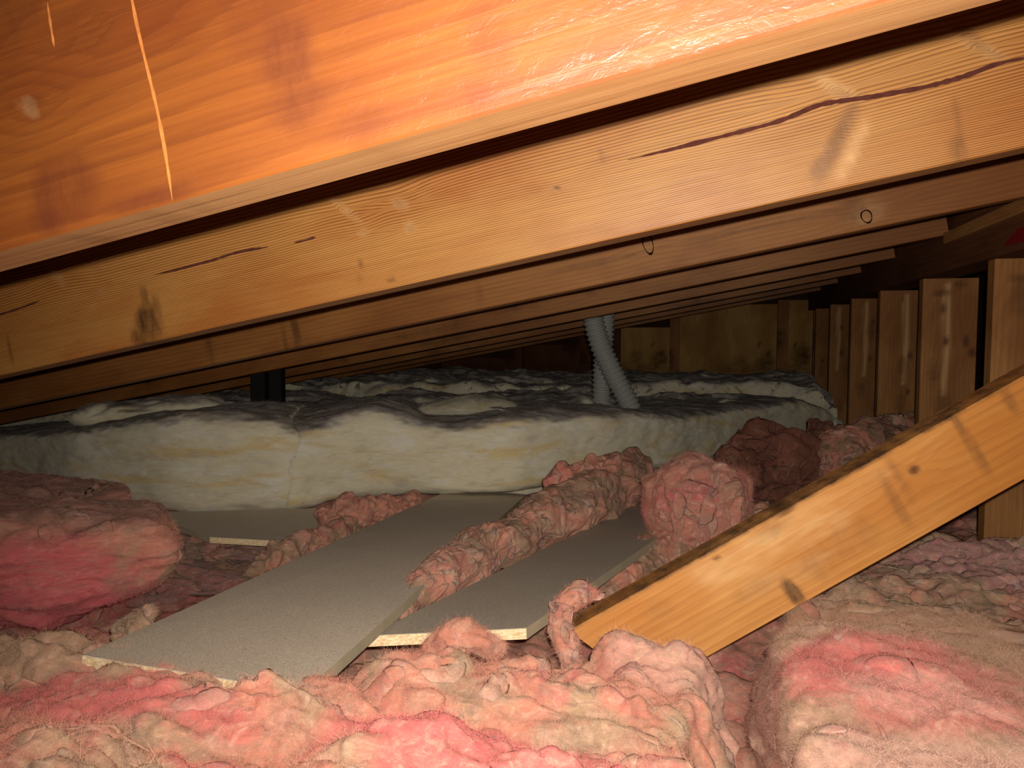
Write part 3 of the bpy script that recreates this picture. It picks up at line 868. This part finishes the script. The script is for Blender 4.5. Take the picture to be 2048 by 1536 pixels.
FG_P = [((-0.15, 0.62, 0.25), (0.22, 0.10, 0.2), HOT, 0.9), ((-0.62, 0.60, 0.3), (0.2, 0.05, 0.2), HOT, 0.8), ((0.0, 0.98, 0.25), (0.12, 0.10, 0.2), PALEP, 0.6),
        ((-0.85, 0.72, 0.3), (0.15, 0.12, 0.3), BEIGE, 0.9)]
bed('insulation_blanket', -1.25, 0.12, 0.42, 1.16, 0.0034, h_fg, LF, lambda P, N: pink_color(P, N, 31, 0.42, 0.30, patches=FG_P), M_PINK, 6,
    'crumpled pink insulation blanket across the bottom foreground', fib=(260000, 0.016, 0.00045, 0.9, 110, 0.10, 0.011))

# right block
LB = [('n', (4, 4, 5), 0.025, 11), ('b', (8, 10, 22), 0.016, 15), ('n', (16, 18, 34), 0.007, 12), ('n', (40, 40, 70), 0.003, 13), ('n', 100, 0.0014, 14)]
RB_P = [((0.35, 0.9, 0.2), (9, 9, 9), lin(176, 140, 118), 0.62), ((0.21, 0.88, 0.32), (0.13, 0.13, 0.2), HOT, 0.6), ((0.17, 0.88, 0.32), (0.08, 0.08, 0.2), HOT, 0.5), ((0.22, 0.84, 0.32), (0.09, 0.05, 0.2), PALEP, 0.45), ((0.24, 0.68, 0.32), (0.2, 0.09, 0.2), PALEP, 0.7), ((0.05, 0.8, 0.15), (0.045, 0.7, 0.3), lin(142, 96, 88), 0.75)]
batt('insulation_block', [(0.10, 0.40), (0.085, 0.7), (0.075, 1.0), (0.12, 1.28)], [0.02] * 4, [0.315, 0.325, 0.325, 0.29], [0.6, 0.62, 0.64, 0.6], -1, 230, 330,
     LB, lambda P, N: pink_color(P, N, 41, 0.85, 0.15, patches=RB_P), M_PINK, 7, 'thick pink insulation block with a layered cut side, at the lower right',
     fib=(130000, 0.015, 0.0004, 0.9, 50, 0.10, 0.010), expo=7)
# dusty folds behind it, under the brace
bed('insulation_piece', 0.16, 1.05, 1.18, 1.95, 0.006, lambda X, Y: 0.19 + 0.03 * fbm(np.stack([X, Y, X * 0], -1), 4.0, 3, seed=12) + 0.05 * sstep(1.4, 1.8, Y) * sstep(0.2, 0.5, X),
    [('b', (6, 12, 6), 0.05, 21), ('b', (16, 24, 16), 0.018, 22), ('b', 50, 0.006, 23)],
    lambda P, N: pink_color(P, N, 51, 0.75, 0.05, patches=[((0.6, 1.75, 0.3), (0.25, 0.16, 0.2), lin(190, 140, 140), 0.8)]), M_PINK, 8,
    'dusty folded insulation under the upper part of the leaning brace', fib=(16000, 0.014, 0.0005, 0.45, 200, 0.12, 0.009))

# left batt
LL = [('n', (4, 4, 7), 0.03, 31), ('b', (9, 9, 24), 0.014, 32), ('n', (22, 22, 50), 0.006, 33), ('n', 80, 0.0022, 34)]
LP = [((-1.3, 1.35, 0.38), (0.6, 0.35, 0.06), DUST, 0.85), ((-1.2, 1.0, 0.2), (0.5, 0.2, 0.14), lin(216, 112, 116), 0.9)]
batt('insulation_roll', [(-1.9, 0.86), (-1.45, 0.90), (-1.12, 1.02), (-0.97, 1.20)], [0.06, 0.10, 0.16, 0.23], [0.385, 0.385, 0.37, 0.34], [0.6, 0.6, 0.5, 0.3], 1, 200, 240,
     LL, lambda P, N: pink_color(P, N, 61, 0.2, 0.5, patches=LP), M_PINKL, 9, 'deep pink insulation batt with a rounded end, at the left edge', fib=(90000, 0.015, 0.0005, 0.9, 30, 0.08, 0.009), expo=3.4)

# twisted strand between the boards
TW = [on_z(748, 1254, 0.272), on_z(830, 1195, 0.268), on_z(900, 1145, 0.262), on_z(960, 1105, 0.255), on_z(1040, 1072, 0.245), on_z(1120, 1040, 0.25), on_z(1200, 985, 0.26), on_z(1290, 935, 0.26)]
LT = [('n', (9, 9, 9), 0.025, 41), ('b', (24, 12, 24), 0.012, 42), ('n', 46, 0.004, 43), ('n', 100, 0.002, 44)]
sweep('insulation_strip', TW, [0.014, 0.030, 0.042, 0.048, 0.055, 0.075, 0.085, 0.07], 250, 130, LT, lambda P, N: pink_color(P, N, 71, 0.45, 0.1, 0.12), M_PINK, 10,
      'twisted strip of pink insulation lying between the two grey boards', twist=5.0, fib=(16000, 0.012, 0.0004, 0.45, 300, 0.06, 0.006))
# ball
sweep('insulation_wad', [on_z(1292, 1028, 0.285), on_z(1320, 1022, 0.29), on_z(1390, 1018, 0.295), on_z(1460, 1026, 0.285), on_z(1500, 1038, 0.275)], [0.05, 0.10, 0.122, 0.105, 0.055], 160, 170,
      [('n', 5, 0.018, 51), ('b', 15, 0.014, 52), ('n', 34, 0.005, 53), ('n', 90, 0.0016, 54)], lambda P, N: mixc(pink_color(P, N, 81, 0.1, 0.3), MAUVE, 0.3 + 0 * P[..., 0]), M_PINK, 11,
      'rounded wad of pink insulation beside the far end of the smaller board', fib=(40000, 0.014, 0.0005, 0.9, 45, 0.08, 0.010))
# dark mounds behind
sweep('insulation_mound', [at_depth(1420, 950, 2.25), at_depth(1540, 935, 2.35), at_depth(1700, 915, 2.55)], [0.06, 0.15, 0.13], 160, 170,
      [('n', 6, 0.07, 61), ('b', 13, 0.028, 62), ('n', 30, 0.007, 63), ('n', 80, 0.002, 60)], lambda P, N: mixc(pink_color(P, N, 91, 0.3, 0.0, 0.8), BROWN, 0.5 + 0 * P[..., 0]), M_PINKD, 12,
      'brown dusty mound of torn insulation behind the pink wad', fib=(14000, 0.015, 0.0006, 0.45, 200, 0.10, 0.010), squash=0.8)
sweep('insulation_mound', [at_depth(1650, 945, 2.2), at_depth(1760, 905, 2.5), at_depth(1830, 905, 2.8)], [0.10, 0.13, 0.12], 160, 180,
      [('n', 6, 0.05, 64), ('b', 14, 0.02, 65), ('n', 48, 0.005, 66)], lambda P, N: pink_color(P, N, 95, 0.55, 0.0, 0.35), M_PINKD, 13,
      'mauve dusty insulation mound between the studs and the leaning brace', fib=(10000, 0.015, 0.0006, 0.45, 90, 0.10, 0.014))
sweep('insulation_piece', [on_z(1200, 1210, 0.17), on_z(1330, 1120, 0.18), on_z(1480, 1080, 0.2), on_z(1600, 1060, 0.2)], [0.05, 0.075, 0.085, 0.08], 200, 140,
      [('b', 8, 0.03, 67), ('b', 20, 0.015, 68), ('b', 50, 0.007, 69)], lambda P, N: pink_color(P, N, 99, 0.6, 0.0, 0.35), M_PINK, 14,
      'flattened dusty mauve insulation between the smaller board and the brace', fib=(10000, 0.013, 0.0005))
# tufts
sweep('insulation_tuft', [at_depth(1150, 1350, 1.07), at_depth(1135, 1300, 1.09), at_depth(1118, 1245, 1.10), at_depth(1128, 1205, 1.11), at_depth(1160, 1185, 1.12), at_depth(1195, 1192, 1.12)], [0.014, 0.014, 0.015, 0.013, 0.014, 0.009], 140, 90,
      [('n', 22, 0.012, 71), ('n', 70, 0.004, 72)], lambda P, N: pink_color(P, N, 103, 0.1, 0.45), M_PINK, 15,
      'small curled pink tuft at the foot of the leaning brace', fib=(9000, 0.012, 0.0004, 0.9, 40, 0.04, 0.007))
sweep('insulation_tuft', [on_z(640, 1050, 0.19), on_z(690, 1030, 0.21), on_z(760, 1020, 0.22), on_z(840, 1000, 0.22)], [0.03, 0.045, 0.04, 0.02], 140, 90,
      [('b', 14, 0.03, 73), ('b', 40, 0.010, 74)], lambda P, N: pink_color(P, N, 107, 0.2, 0.2, 0.15), M_PINK, 16,
      'ragged pink tufts between the white batt and the larger board', fib=(6000, 0.012, 0.0005))
sweep('insulation_tuft', [on_z(490, 1150, 0.15), on_z(570, 1110, 0.17), on_z(650, 1080, 0.18), on_z(720, 1050, 0.18)], [0.025, 0.04, 0.04, 0.03], 140, 90,
      [('b', 16, 0.02, 75), ('b', 44, 0.008, 76)], lambda P, N: pink_color(P, N, 109, 0.55, 0.0, 0.2), M_PINK, 17,
      'brownish tuft along the left edge of the larger board', fib=(6000, 0.011, 0.0005))
sweep('insulation_tuft', [on_z(1090, 985, 0.28), on_z(1150, 965, 0.31), on_z(1230, 930, 0.34)], [0.04, 0.05, 0.035], 140, 90,
      [('b', 14, 0.03, 77), ('b', 40, 0.010, 78)], lambda P, N: pink_color(P, N, 111, 0.1, 0.3, 0.1), M_PINK, 18,
      'pink tuft sticking up against the white batt at the far end of the boards', fib=(6000, 0.012, 0.0005))
sweep('insulation_tuft', [on_z(375, 1098, 0.11), on_z(425, 1096, 0.125), on_z(470, 1102, 0.11)], [0.025, 0.035, 0.025], 100, 80,
      [('b', 16, 0.02, 79), ('b', 44, 0.008, 80)], lambda P, N: pink_color(P, N, 113, 0.3, 0.1, 0.2), M_PINK, 19,
      'small tuft in the hollow beside the left pink batt', fib=(4000, 0.011, 0.0005))
sweep('insulation_tuft', [on_z(232, 1278, 0.24), on_z(270, 1250, 0.26), on_z(300, 1226, 0.285), on_z(312, 1222, 0.29)], [0.02, 0.02, 0.012, 0.008], 100, 70,
      [('b', 30, 0.010, 81), ('b', 70, 0.004, 82)], lambda P, N: pink_color(P, N, 115, 0.9, 0.0), M_PINK, 20,
      'pale tuft at the left corner of the larger board', fib=(3000, 0.008, 0.0004))

sweep('insulation_tuft', [on_z(860, 1300, 0.265), on_z(900, 1284, 0.285), on_z(925, 1268, 0.30), on_z(960, 1282, 0.285), on_z(1010, 1300, 0.262)], [0.012, 0.018, 0.02, 0.018, 0.012], 110, 80,
      [('n', 22, 0.014, 83), ('n', 60, 0.005, 84)], lambda P, N: pink_color(P, N, 117, 0.3, 0.1), M_PINK, 25,
      'small tuft poking up over the cut end of the smaller board', fib=(9000, 0.012, 0.0004, 0.9))
# white batts
def white_color(P, N, seed, top=1.0, grey=0.0):
    a = fbm(P * np.array([0.35, 0.6, 2.2]), 9.0, 4, seed=seed)
    b = fbm(P * np.array([0.5, 0.8, 1.5]), 16.0, 4, 0.6, seed=seed + 1)
    C = np.ones(P.shape) * CREAM
    C = mixc(C, YELL, sstep(0.08, 0.4, a) * 0.75)
    C = mixc(C, WHITE, sstep(0.05, 0.35, b) * 0.6)
    C = mixc(C, GREYW, sstep(0.15, 0.45, -b) * 0.4)
    t = sstep(0.55, 0.95, N[..., 2] + 0.3 * b) * top
    d = fbm(P * np.array([1, 1.6, 1]), 11.0, 5, 0.62, seed=seed + 2)
    TOP = mixc(np.ones(P.shape) * GREYW, DARKG, sstep(-0.35, 0.35, d))
    TOP = mixc(TOP, WHITE, sstep(0.28, 0.5, -d) * 0.7)
    return C * (1 - t[..., None]) + TOP * t[..., None]
LWF = [('n', (2.5, 3.0, 3), 0.016, 91), ('n', (7, 9, 12), 0.006, 92), ('n', (16, 20, 40), 0.003, 93), ('n', (40, 40, 90), 0.0016, 94)]
def batt_pts(rows):
    xy = []; zb = []; zt = []
    for px, pb, pt, z in rows:
        p = on_z(px, pb, z); d = (p - CPOS) @ FWD
        xy.append((p[0], p[1])); zb.append(z); zt.append(at_depth(px, pt - 4, d)[2])
    return xy, zb, zt
xy, zb, zt = batt_pts([(-150, 950, 880, 0.20), (0, 962, 868, 0.19), (150, 1008, 850, 0.165), (330, 1040, 832, 0.135), (450, 1046, 830, 0.13), (540, 1042, 838, 0.135), (600, 1034, 858, 0.145), (660, 1018, 870, 0.15)])
batt('white_insulation_batt', xy, zb, zt, 0.6, 1, 250, 220,
     LWF, lambda P, N: white_color(P, N, 121), M_WHITE, 21, 'left thick white insulation batt with a soft cut face, left of the notch', group='white batts', fib=(40000, 0.015, 0.0005, 0.6), expo=6, endp=90)
xy, zb, zt = batt_pts([(560, 1044, 880, 0.14), (600, 1034, 862, 0.145), (625, 1030, 852, 0.145), (690, 1012, 826, 0.165), (745, 1006, 816, 0.175), (800, 1000, 828, 0.185), (842, 996, 850, 0.19), (900, 996, 848, 0.19), (1040, 998, 836, 0.19),
                       (1200, 975, 826, 0.19), (1330, 945, 824, 0.2), (1375, 932, 832, 0.2), (1450, 914, 816, 0.2), (1600, 884, 802, 0.2), (1660, 876, 822, 0.2), (1700, 870, 850, 0.2)])
batt('white_insulation_batt', xy, zb, zt, 0.6, 1, 360, 220,
     LWF, lambda P, N: white_color(P, N, 125), M_WHITE, 22, 'long white insulation batt running right behind the two grey boards', group='white batts', fib=(50000, 0.015, 0.0005, 0.6), expo=6, endp=90)
LG = [('n', (3, 4, 3), 0.04, 101), ('b', (6, 9, 6), 0.018, 102), ('n', (16, 22, 16), 0.007, 103), ('n', 50, 0.003, 104)]
def back_bed(x0, x1, y0, y1, z, sd, label, whiten=0.0, extra=None):
    bed('dusty_insulation_batt', x0, x1, y0, y1, 0.010,
        lambda X, Y: (z + 0.04 * fbm(np.stack([X, Y, X * 0], -1), 2.5, 3, seed=sd)) * 1.0 + (extra(X, Y) if extra else 0) - 0.12 * (1 - sstep(0, 0.10, np.minimum(np.minimum(X - x0, x1 - X), np.minimum(Y - y0, y1 - Y)))),
        [(a, b, c, d + sd) for a, b, c, d in LG], lambda P, N: mixc(white_color(P, N, 130 + sd), WHITE, whiten + 0 * P[..., 0]), M_GREY, 30 + sd, label, group='dusty batts at the back', fib=(9000, 0.018, 0.0008))
back_bed(-3.1, -1.25, 2.45, 3.6, 0.40, 1, 'grey dusty insulation at the far left under the low rafters')
back_bed(-1.6, -0.45, 2.55, 3.75, 0.42, 2, 'grey dusty insulation behind the white batts, left of the corrugated hoses')
back_bed(-0.6, 0.55, 2.9, 4.1, 0.40, 3, 'grey dusty insulation around and right of the corrugated hoses', extra=lambda X, Y: -0.5 * (1 - sstep(0.12, 0.3, Y - (3.2 + (X - 0.05) * 1.43))))
back_bed(-2.6, -0.5, 3.6, 5.2, 0.46, 4, 'pale dusty insulation against the left part of the back wall')
back_bed(-0.6, 0.62, 4.0, 5.2, 0.46, 5, 'pale dusty insulation against the plywood back wall', extra=lambda X, Y: 0.03 * sstep(0.1, 0.5, X))
# pale clean lump
sweep('white_insulation_lump', [at_depth(835, 822, 2.62), at_depth(930, 815, 2.7), at_depth(1030, 822, 2.78)], [0.06, 0.085, 0.06], 120, 120,
      [('n', 5, 0.02, 85), ('n', 30, 0.003, 86)], lambda P, N: mixc(white_color(P, N, 141, 0.0), lin(140, 137, 120), 0.6 + 0 * P[..., 0]), M_WHITE, 23, 'pale cream lump of insulation on the dusty batts, left of the hoses', squash=0.55, fib=(6000, 0.012, 0.0006))
sweep('white_insulation_lump', [at_depth(130, 838, 2.5), at_depth(260, 826, 2.6), at_depth(390, 815, 2.7), at_depth(500, 830, 2.75)], [0.07, 0.11, 0.11, 0.06], 140, 120,
      [('n', 4, 0.04, 87), ('b', 16, 0.008, 88)], lambda P, N: white_color(P, N, 143, 0.9), M_WHITE, 24, 'white ridge of insulation under the rafters at the far left', squash=0.4, fib=(6000, 0.014, 0.0007))

# ------------------------------------------------------------------ boards
def board(top4, th, label, lam=None):
    """top4: four corners of the top face (near-left, near-right, far-right, far-left)"""
    q = np.array(top4, float)
    n = np.cross(q[1] - q[0], q[3] - q[0]); n /= np.linalg.norm(n)
    if n[2] < 0: n = -n
    org = q.mean(0) - n * th
    e = empty('shelf_board', tuple(org))
    def prism(nm, c4, d0, d1, mat):
        a = c4 - n * d0; b = c4 - n * d1
        V = np.vstack([a, b]) - org
        return mesh_obj(nm, V, [(0,1,2,3),(7,6,5,4),(0,4,5,1),(1,5,6,2),(2,6,7,3),(3,7,4,0)], mat, e, origin=(0, 0, 0), smooth=False)
    prism('laminate_top', q, 0.0, 0.0009, lam or M_LAM)
    cen = q.mean(0)
    prism('chipboard_core', q, 0.001, th, M_CHIP)
    # edge bands on the long sides
    for a, b in ((1, 2), (0, 3)):
        out = (q[a] - cen) - ((q[a] - cen) @ (q[b] - q[a])) / ((q[b] - q[a]) @ (q[b] - q[a])) * (q[b] - q[a])
        out /= np.linalg.norm(out)
        c4 = np.array([q[a], q[a] + out * 0.0008, q[b] + out * 0.0008, q[b]])
        prism('edge_band', c4, 0.0003, th, M_BAND)
    tag(e, label, 'board', 'grey laminated boards')
    return e, n, org
b1_nl = on_z(165, 1310, 0.33); b1_fl = on_z(870, 993, 0.20)
u1 = (b1_fl - b1_nl) / np.linalg.norm(b1_fl - b1_nl)
b1_nr = on_z(590, 1400, 0.325)
b1_far = b1_nl + u1 * 1.72
w1 = b1_nr - b1_nl
b1_nr = on_z(604, 1384, 0.325); b1_fr = on_z(1040, 1000, 0.20)
v1 = (b1_fr - b1_nr) / np.linalg.norm(b1_fr - b1_nr)
board([b1_nl, b1_nr, b1_nr + v1 * 1.66, b1_far], 0.016, 'large pale grey laminated board sloping away in the centre left')
b2_nl = on_z(735, 1271, 0.28); b2_nr = on_z(1052, 1256, 0.285); b2_fl = on_z(1280, 1004, 0.205)
u2 = (b2_fl - b2_nl) / np.linalg.norm(b2_fl - b2_nl)
board([b2_nl, b2_nr, b2_nr + u2 * 1.2, b2_nl + u2 * 1.32], 0.016, 'smaller grey board, shade painted into its colour, with an angled cut end, right of the large board', M_LAM_SHADE)
p0 = on_z(420, 1074, 0.178); p1 = on_z(668, 1088, 0.178); p2 = on_z(700, 1015, 0.178); p3 = on_z(290, 1025, 0.178)
board([p0, p1, p2, p3], 0.016, 'short grey board end showing under the left white batt')

# ------------------------------------------------------------------ leaning brace
BD = 1.14
a0 = at_depth(1139, 1261, BD); a1 = at_depth(2019, 768, BD)
bx = (a1 - a0) / np.linalg.norm(a1 - a0)              # along the brace
by = FWD - (FWD @ bx) * bx; by /= np.linalg.norm(by)   # into the scene
bz = np.cross(bx, by)                                 # across the face, upward
BW = 0.14; ext = 0.0
bo = a0 - bz * BW - bx * ext
def bl(px, py):
    p = at_depth(px, py, BD); d = p - bo
    return (d @ bx, d @ bz)
def brace_cut(V):
    V = V.copy(); k = V[:, 0] < 0.5
    cut = (BW - V[:, 2]) * 0.42 * 1.0
    V[k, 0] = V[k, 0] * (0.5 - cut[k]) / 0.5 + cut[k]
    return V
kb = []
for (px, py, rx, rz, ang, dk, pl, wv) in [(1828, 940, 0.009, 0.008, 0, 0.85, 0.25, 1.5), (1572, 1022, 0.018, 0.006, 0.1, 0.7, 0.1, 1.0), (1430, 1118, 0.006, 0.004, 0, 0.7, 0.1, 0.8)]:
    kb.append((*bl(px, py), rx, rz, ang, dk, pl, wv))
sb = [(*bl(px, py), wx, wz, am) for (px, py, wx, wz, am) in [(1565, 1195, 0.014, 0.03, 0.85), (1790, 1000, 0.012, 0.05, 0.35), (1800, 960, 0.01, 0.05, 0.3), (1930, 870, 0.008, 0.07, 0.5), (1955, 900, 0.006, 0.05, 0.45), (2020, 800, 0.012, 0.03, 0.5),
      (1545, 1060, 0.04, 0.015, 0.3), (1500, 1180, 0.05, 0.02, 0.2), (1620, 1130, 0.05, 0.03, 0.22), (1700, 1080, 0.05, 0.03, 0.22), (1300, 1230, 0.03, 0.02, 0.15)]]
sb.append((0.5, BW + 0.004, 1.2, 0.007, 0.9))
br = timber('leaning_brace', 1.27, BW, 0.055, M_BRACE, seed=77, dx=0.006, dz=0.004, ring=0.013, pith=(-0.1, -0.35), warp=0.02, knots=kb, stains=sb, end_cut=brace_cut,
            pales=[([bl(1430, 1150), bl(1560, 1070), bl(1660, 1040)], 0.035, 0.38), ([bl(1480, 1190), bl(1640, 1130)], 0.02, 0.25), ([bl(1690, 1010), bl(1760, 950)], 0.02, 0.2), ([bl(1395, 1150), bl(1560, 1050)], 0.012, 0.3)])
br.matrix_world = Matrix(((bx[0], by[0], bz[0], bo[0]), (bx[1], by[1], bz[1], bo[1]), (bx[2], by[2], bz[2], bo[2]), (0, 0, 0, 1)))
tag(br, 'thick yellow-brown timber brace leaning up to the right across the insulation', 'timber')

# ------------------------------------------------------------------ hoses, pipe, film, joist, crumbs
def hose(path, r, label, seed):
    path = np.array(path, float)
    seg = np.concatenate([[0], np.cumsum(np.linalg.norm(np.diff(path, axis=0), axis=1))])
    nu = 360; nv = 28
    s = np.linspace(0, seg[-1], nu)
    c = np.stack([np.interp(s, seg, path[:, k]) for k in range(3)], 1)
    for _ in range(400): c[1:-1] = (c[:-2] + 2 * c[1:-1] + c[2:]) / 4
    T = np.gradient(c, axis=0); T /= np.linalg.norm(T, axis=1)[:, None]
    S = np.cross(T, np.array([0, 1.0, 0])); S /= np.linalg.norm(S, axis=1)[:, None]
    U = np.cross(S, T)
    ph = np.linspace(0, 2 * math.pi, nv, endpoint=False)
    pitch = 0.0215
    R = r * (1 + 0.10 * np.cos(2 * math.pi * (s[:, None] / pitch) + ph[None, :]))
    P = c[:, None, :] + S[:, None, :] * (np.cos(ph)[None, :] * R)[..., None] + U[:, None, :] * (np.sin(ph)[None, :] * R)[..., None]
    if (grid_normals(P) * (P - c[:, None, :])).sum() < 0: P = P[:, ::-1]
    o = mesh_obj('corrugated_hose', P.reshape(-1, 3), grid_faces(nu, nv, True), M_HOSE)
    tag(o, label, 'hose', 'grey corrugated hoses')
HD = 3.15
hose([at_depth(1180, 590, HD), at_depth(1186, 640, HD), at_depth(1200, 690, HD), at_depth(1225, 745, HD), at_depth(1255, 800, HD), at_depth(1275, 850, HD)], 0.043, 'front grey corrugated hose curving down to the right', 1)
hose([at_depth(1212, 590, HD + 0.1), at_depth(1210, 650, HD + 0.1), at_depth(1207, 700, HD + 0.1), at_depth(1204, 750, HD + 0.1), at_depth(1202, 850, HD + 0.1)], 0.040, 'rear grey corrugated hose dropping straight down behind the other', 2)

pd = 2.75
pa = empty('dark_post', tuple(at_depth(535, 900, pd)))
for (xa, xb) in ((505, 532), (541, 565)):
    a = at_depth(xa, 900, pd); b = at_depth(xb, 900, pd)
    ztop = roof_z(a[0]) + 0.05; base = np.array(pa.location)
    w = (b - a); d = FWD.copy(); d[2] = 0; d /= np.linalg.norm(d); d *= 0.05
    V = []
    for z in (0.05, ztop):
        for p in (a, a + w, a + w + d, a + d): V.append((p[0] - base[0], p[1] - base[1], z - base[2]))
    mesh_obj('upright', V, [(0,3,2,1),(4,5,6,7),(0,1,5,4),(1,2,6,5),(2,3,7,6),(3,0,4,7)], M_BLACK, pa, origin=(0,0,0), smooth=False)
tag(pa, 'pair of black uprights rising from the dusty insulation to the low rafters', 'post')

# clear vapour barrier film in the hollow
q = [on_z(250, 1215, 0.12), on_z(640, 1160, 0.13), on_z(560, 1075, 0.15), on_z(330, 1070, 0.15)]
n = 90
U, Vv = np.meshgrid(np.linspace(0, 1, n), np.linspace(0, 1, n), indexing='ij')
P = (q[0] * ((1 - U) * (1 - Vv))[..., None] + q[1] * (U * (1 - Vv))[..., None] + q[2] * (U * Vv)[..., None] + q[3] * ((1 - U) * Vv)[..., None])
P = disp_layers(P, [('r', (6, 10, 6), 0.012, 111), ('r', (14, 30, 14), 0.010, 112), ('r', (40, 26, 30), 0.005, 113)], False)
fo = mesh_obj('plastic_film', P.reshape(-1, 3), grid_faces(n, n), M_FILM)
tag(fo, 'crumpled clear plastic film in the hollow beside the left pink batt', 'plastic film')
jo = timber('ceiling_joist', 1.3, 0.09, 0.04, M_RAFT1, seed=55, dx=0.03)
jp = on_z(380, 1130, 0.10)
jo.location = (jp[0] - 0.2, jp[1] + 0.02, 0.005); jo.rotation_euler = (0, 0, math.radians(6))
tag(jo, 'orange joist edge glimpsed under the clear plastic film', 'joist')

def crumb(px, py, z, r, mat, name, label, cat, seed, stretch=(1, 1, 1)):
    rs = np.random.RandomState(seed)
    c = on_z(px, py, z)
    nu, nv = 8, 10
    th = np.linspace(0.05, math.pi - 0.05, nu); ph = np.linspace(0, 2 * math.pi, nv, endpoint=False)
    V = np.zeros((nu, nv, 3))
    V[..., 0] = np.sin(th)[:, None] * np.cos(ph); V[..., 1] = np.sin(th)[:, None] * np.sin(ph); V[..., 2] = np.cos(th)[:, None]
    V *= (1 + 0.3 * rs.rand(nu, nv, 1)) * r * np.array(stretch)
    o = mesh_obj(name, (V + c).reshape(-1, 3), grid_faces(nu, nv, True)[:, ::-1], mat)
    tag(o, label, cat)
    return o
crumb(1942, 1394, 0.315, 0.003, M_CRUMB, 'plaster_crumb', 'white crumb on the dusty top of the right insulation block', 'debris', 1)
sp = crumb(905, 1462, 0.305, 0.006, M_SPLINTER, 'wood_splinter', 'thin wood splinter on the foreground pink insulation', 'splinter', 2, (4.0, 0.5, 0.4))
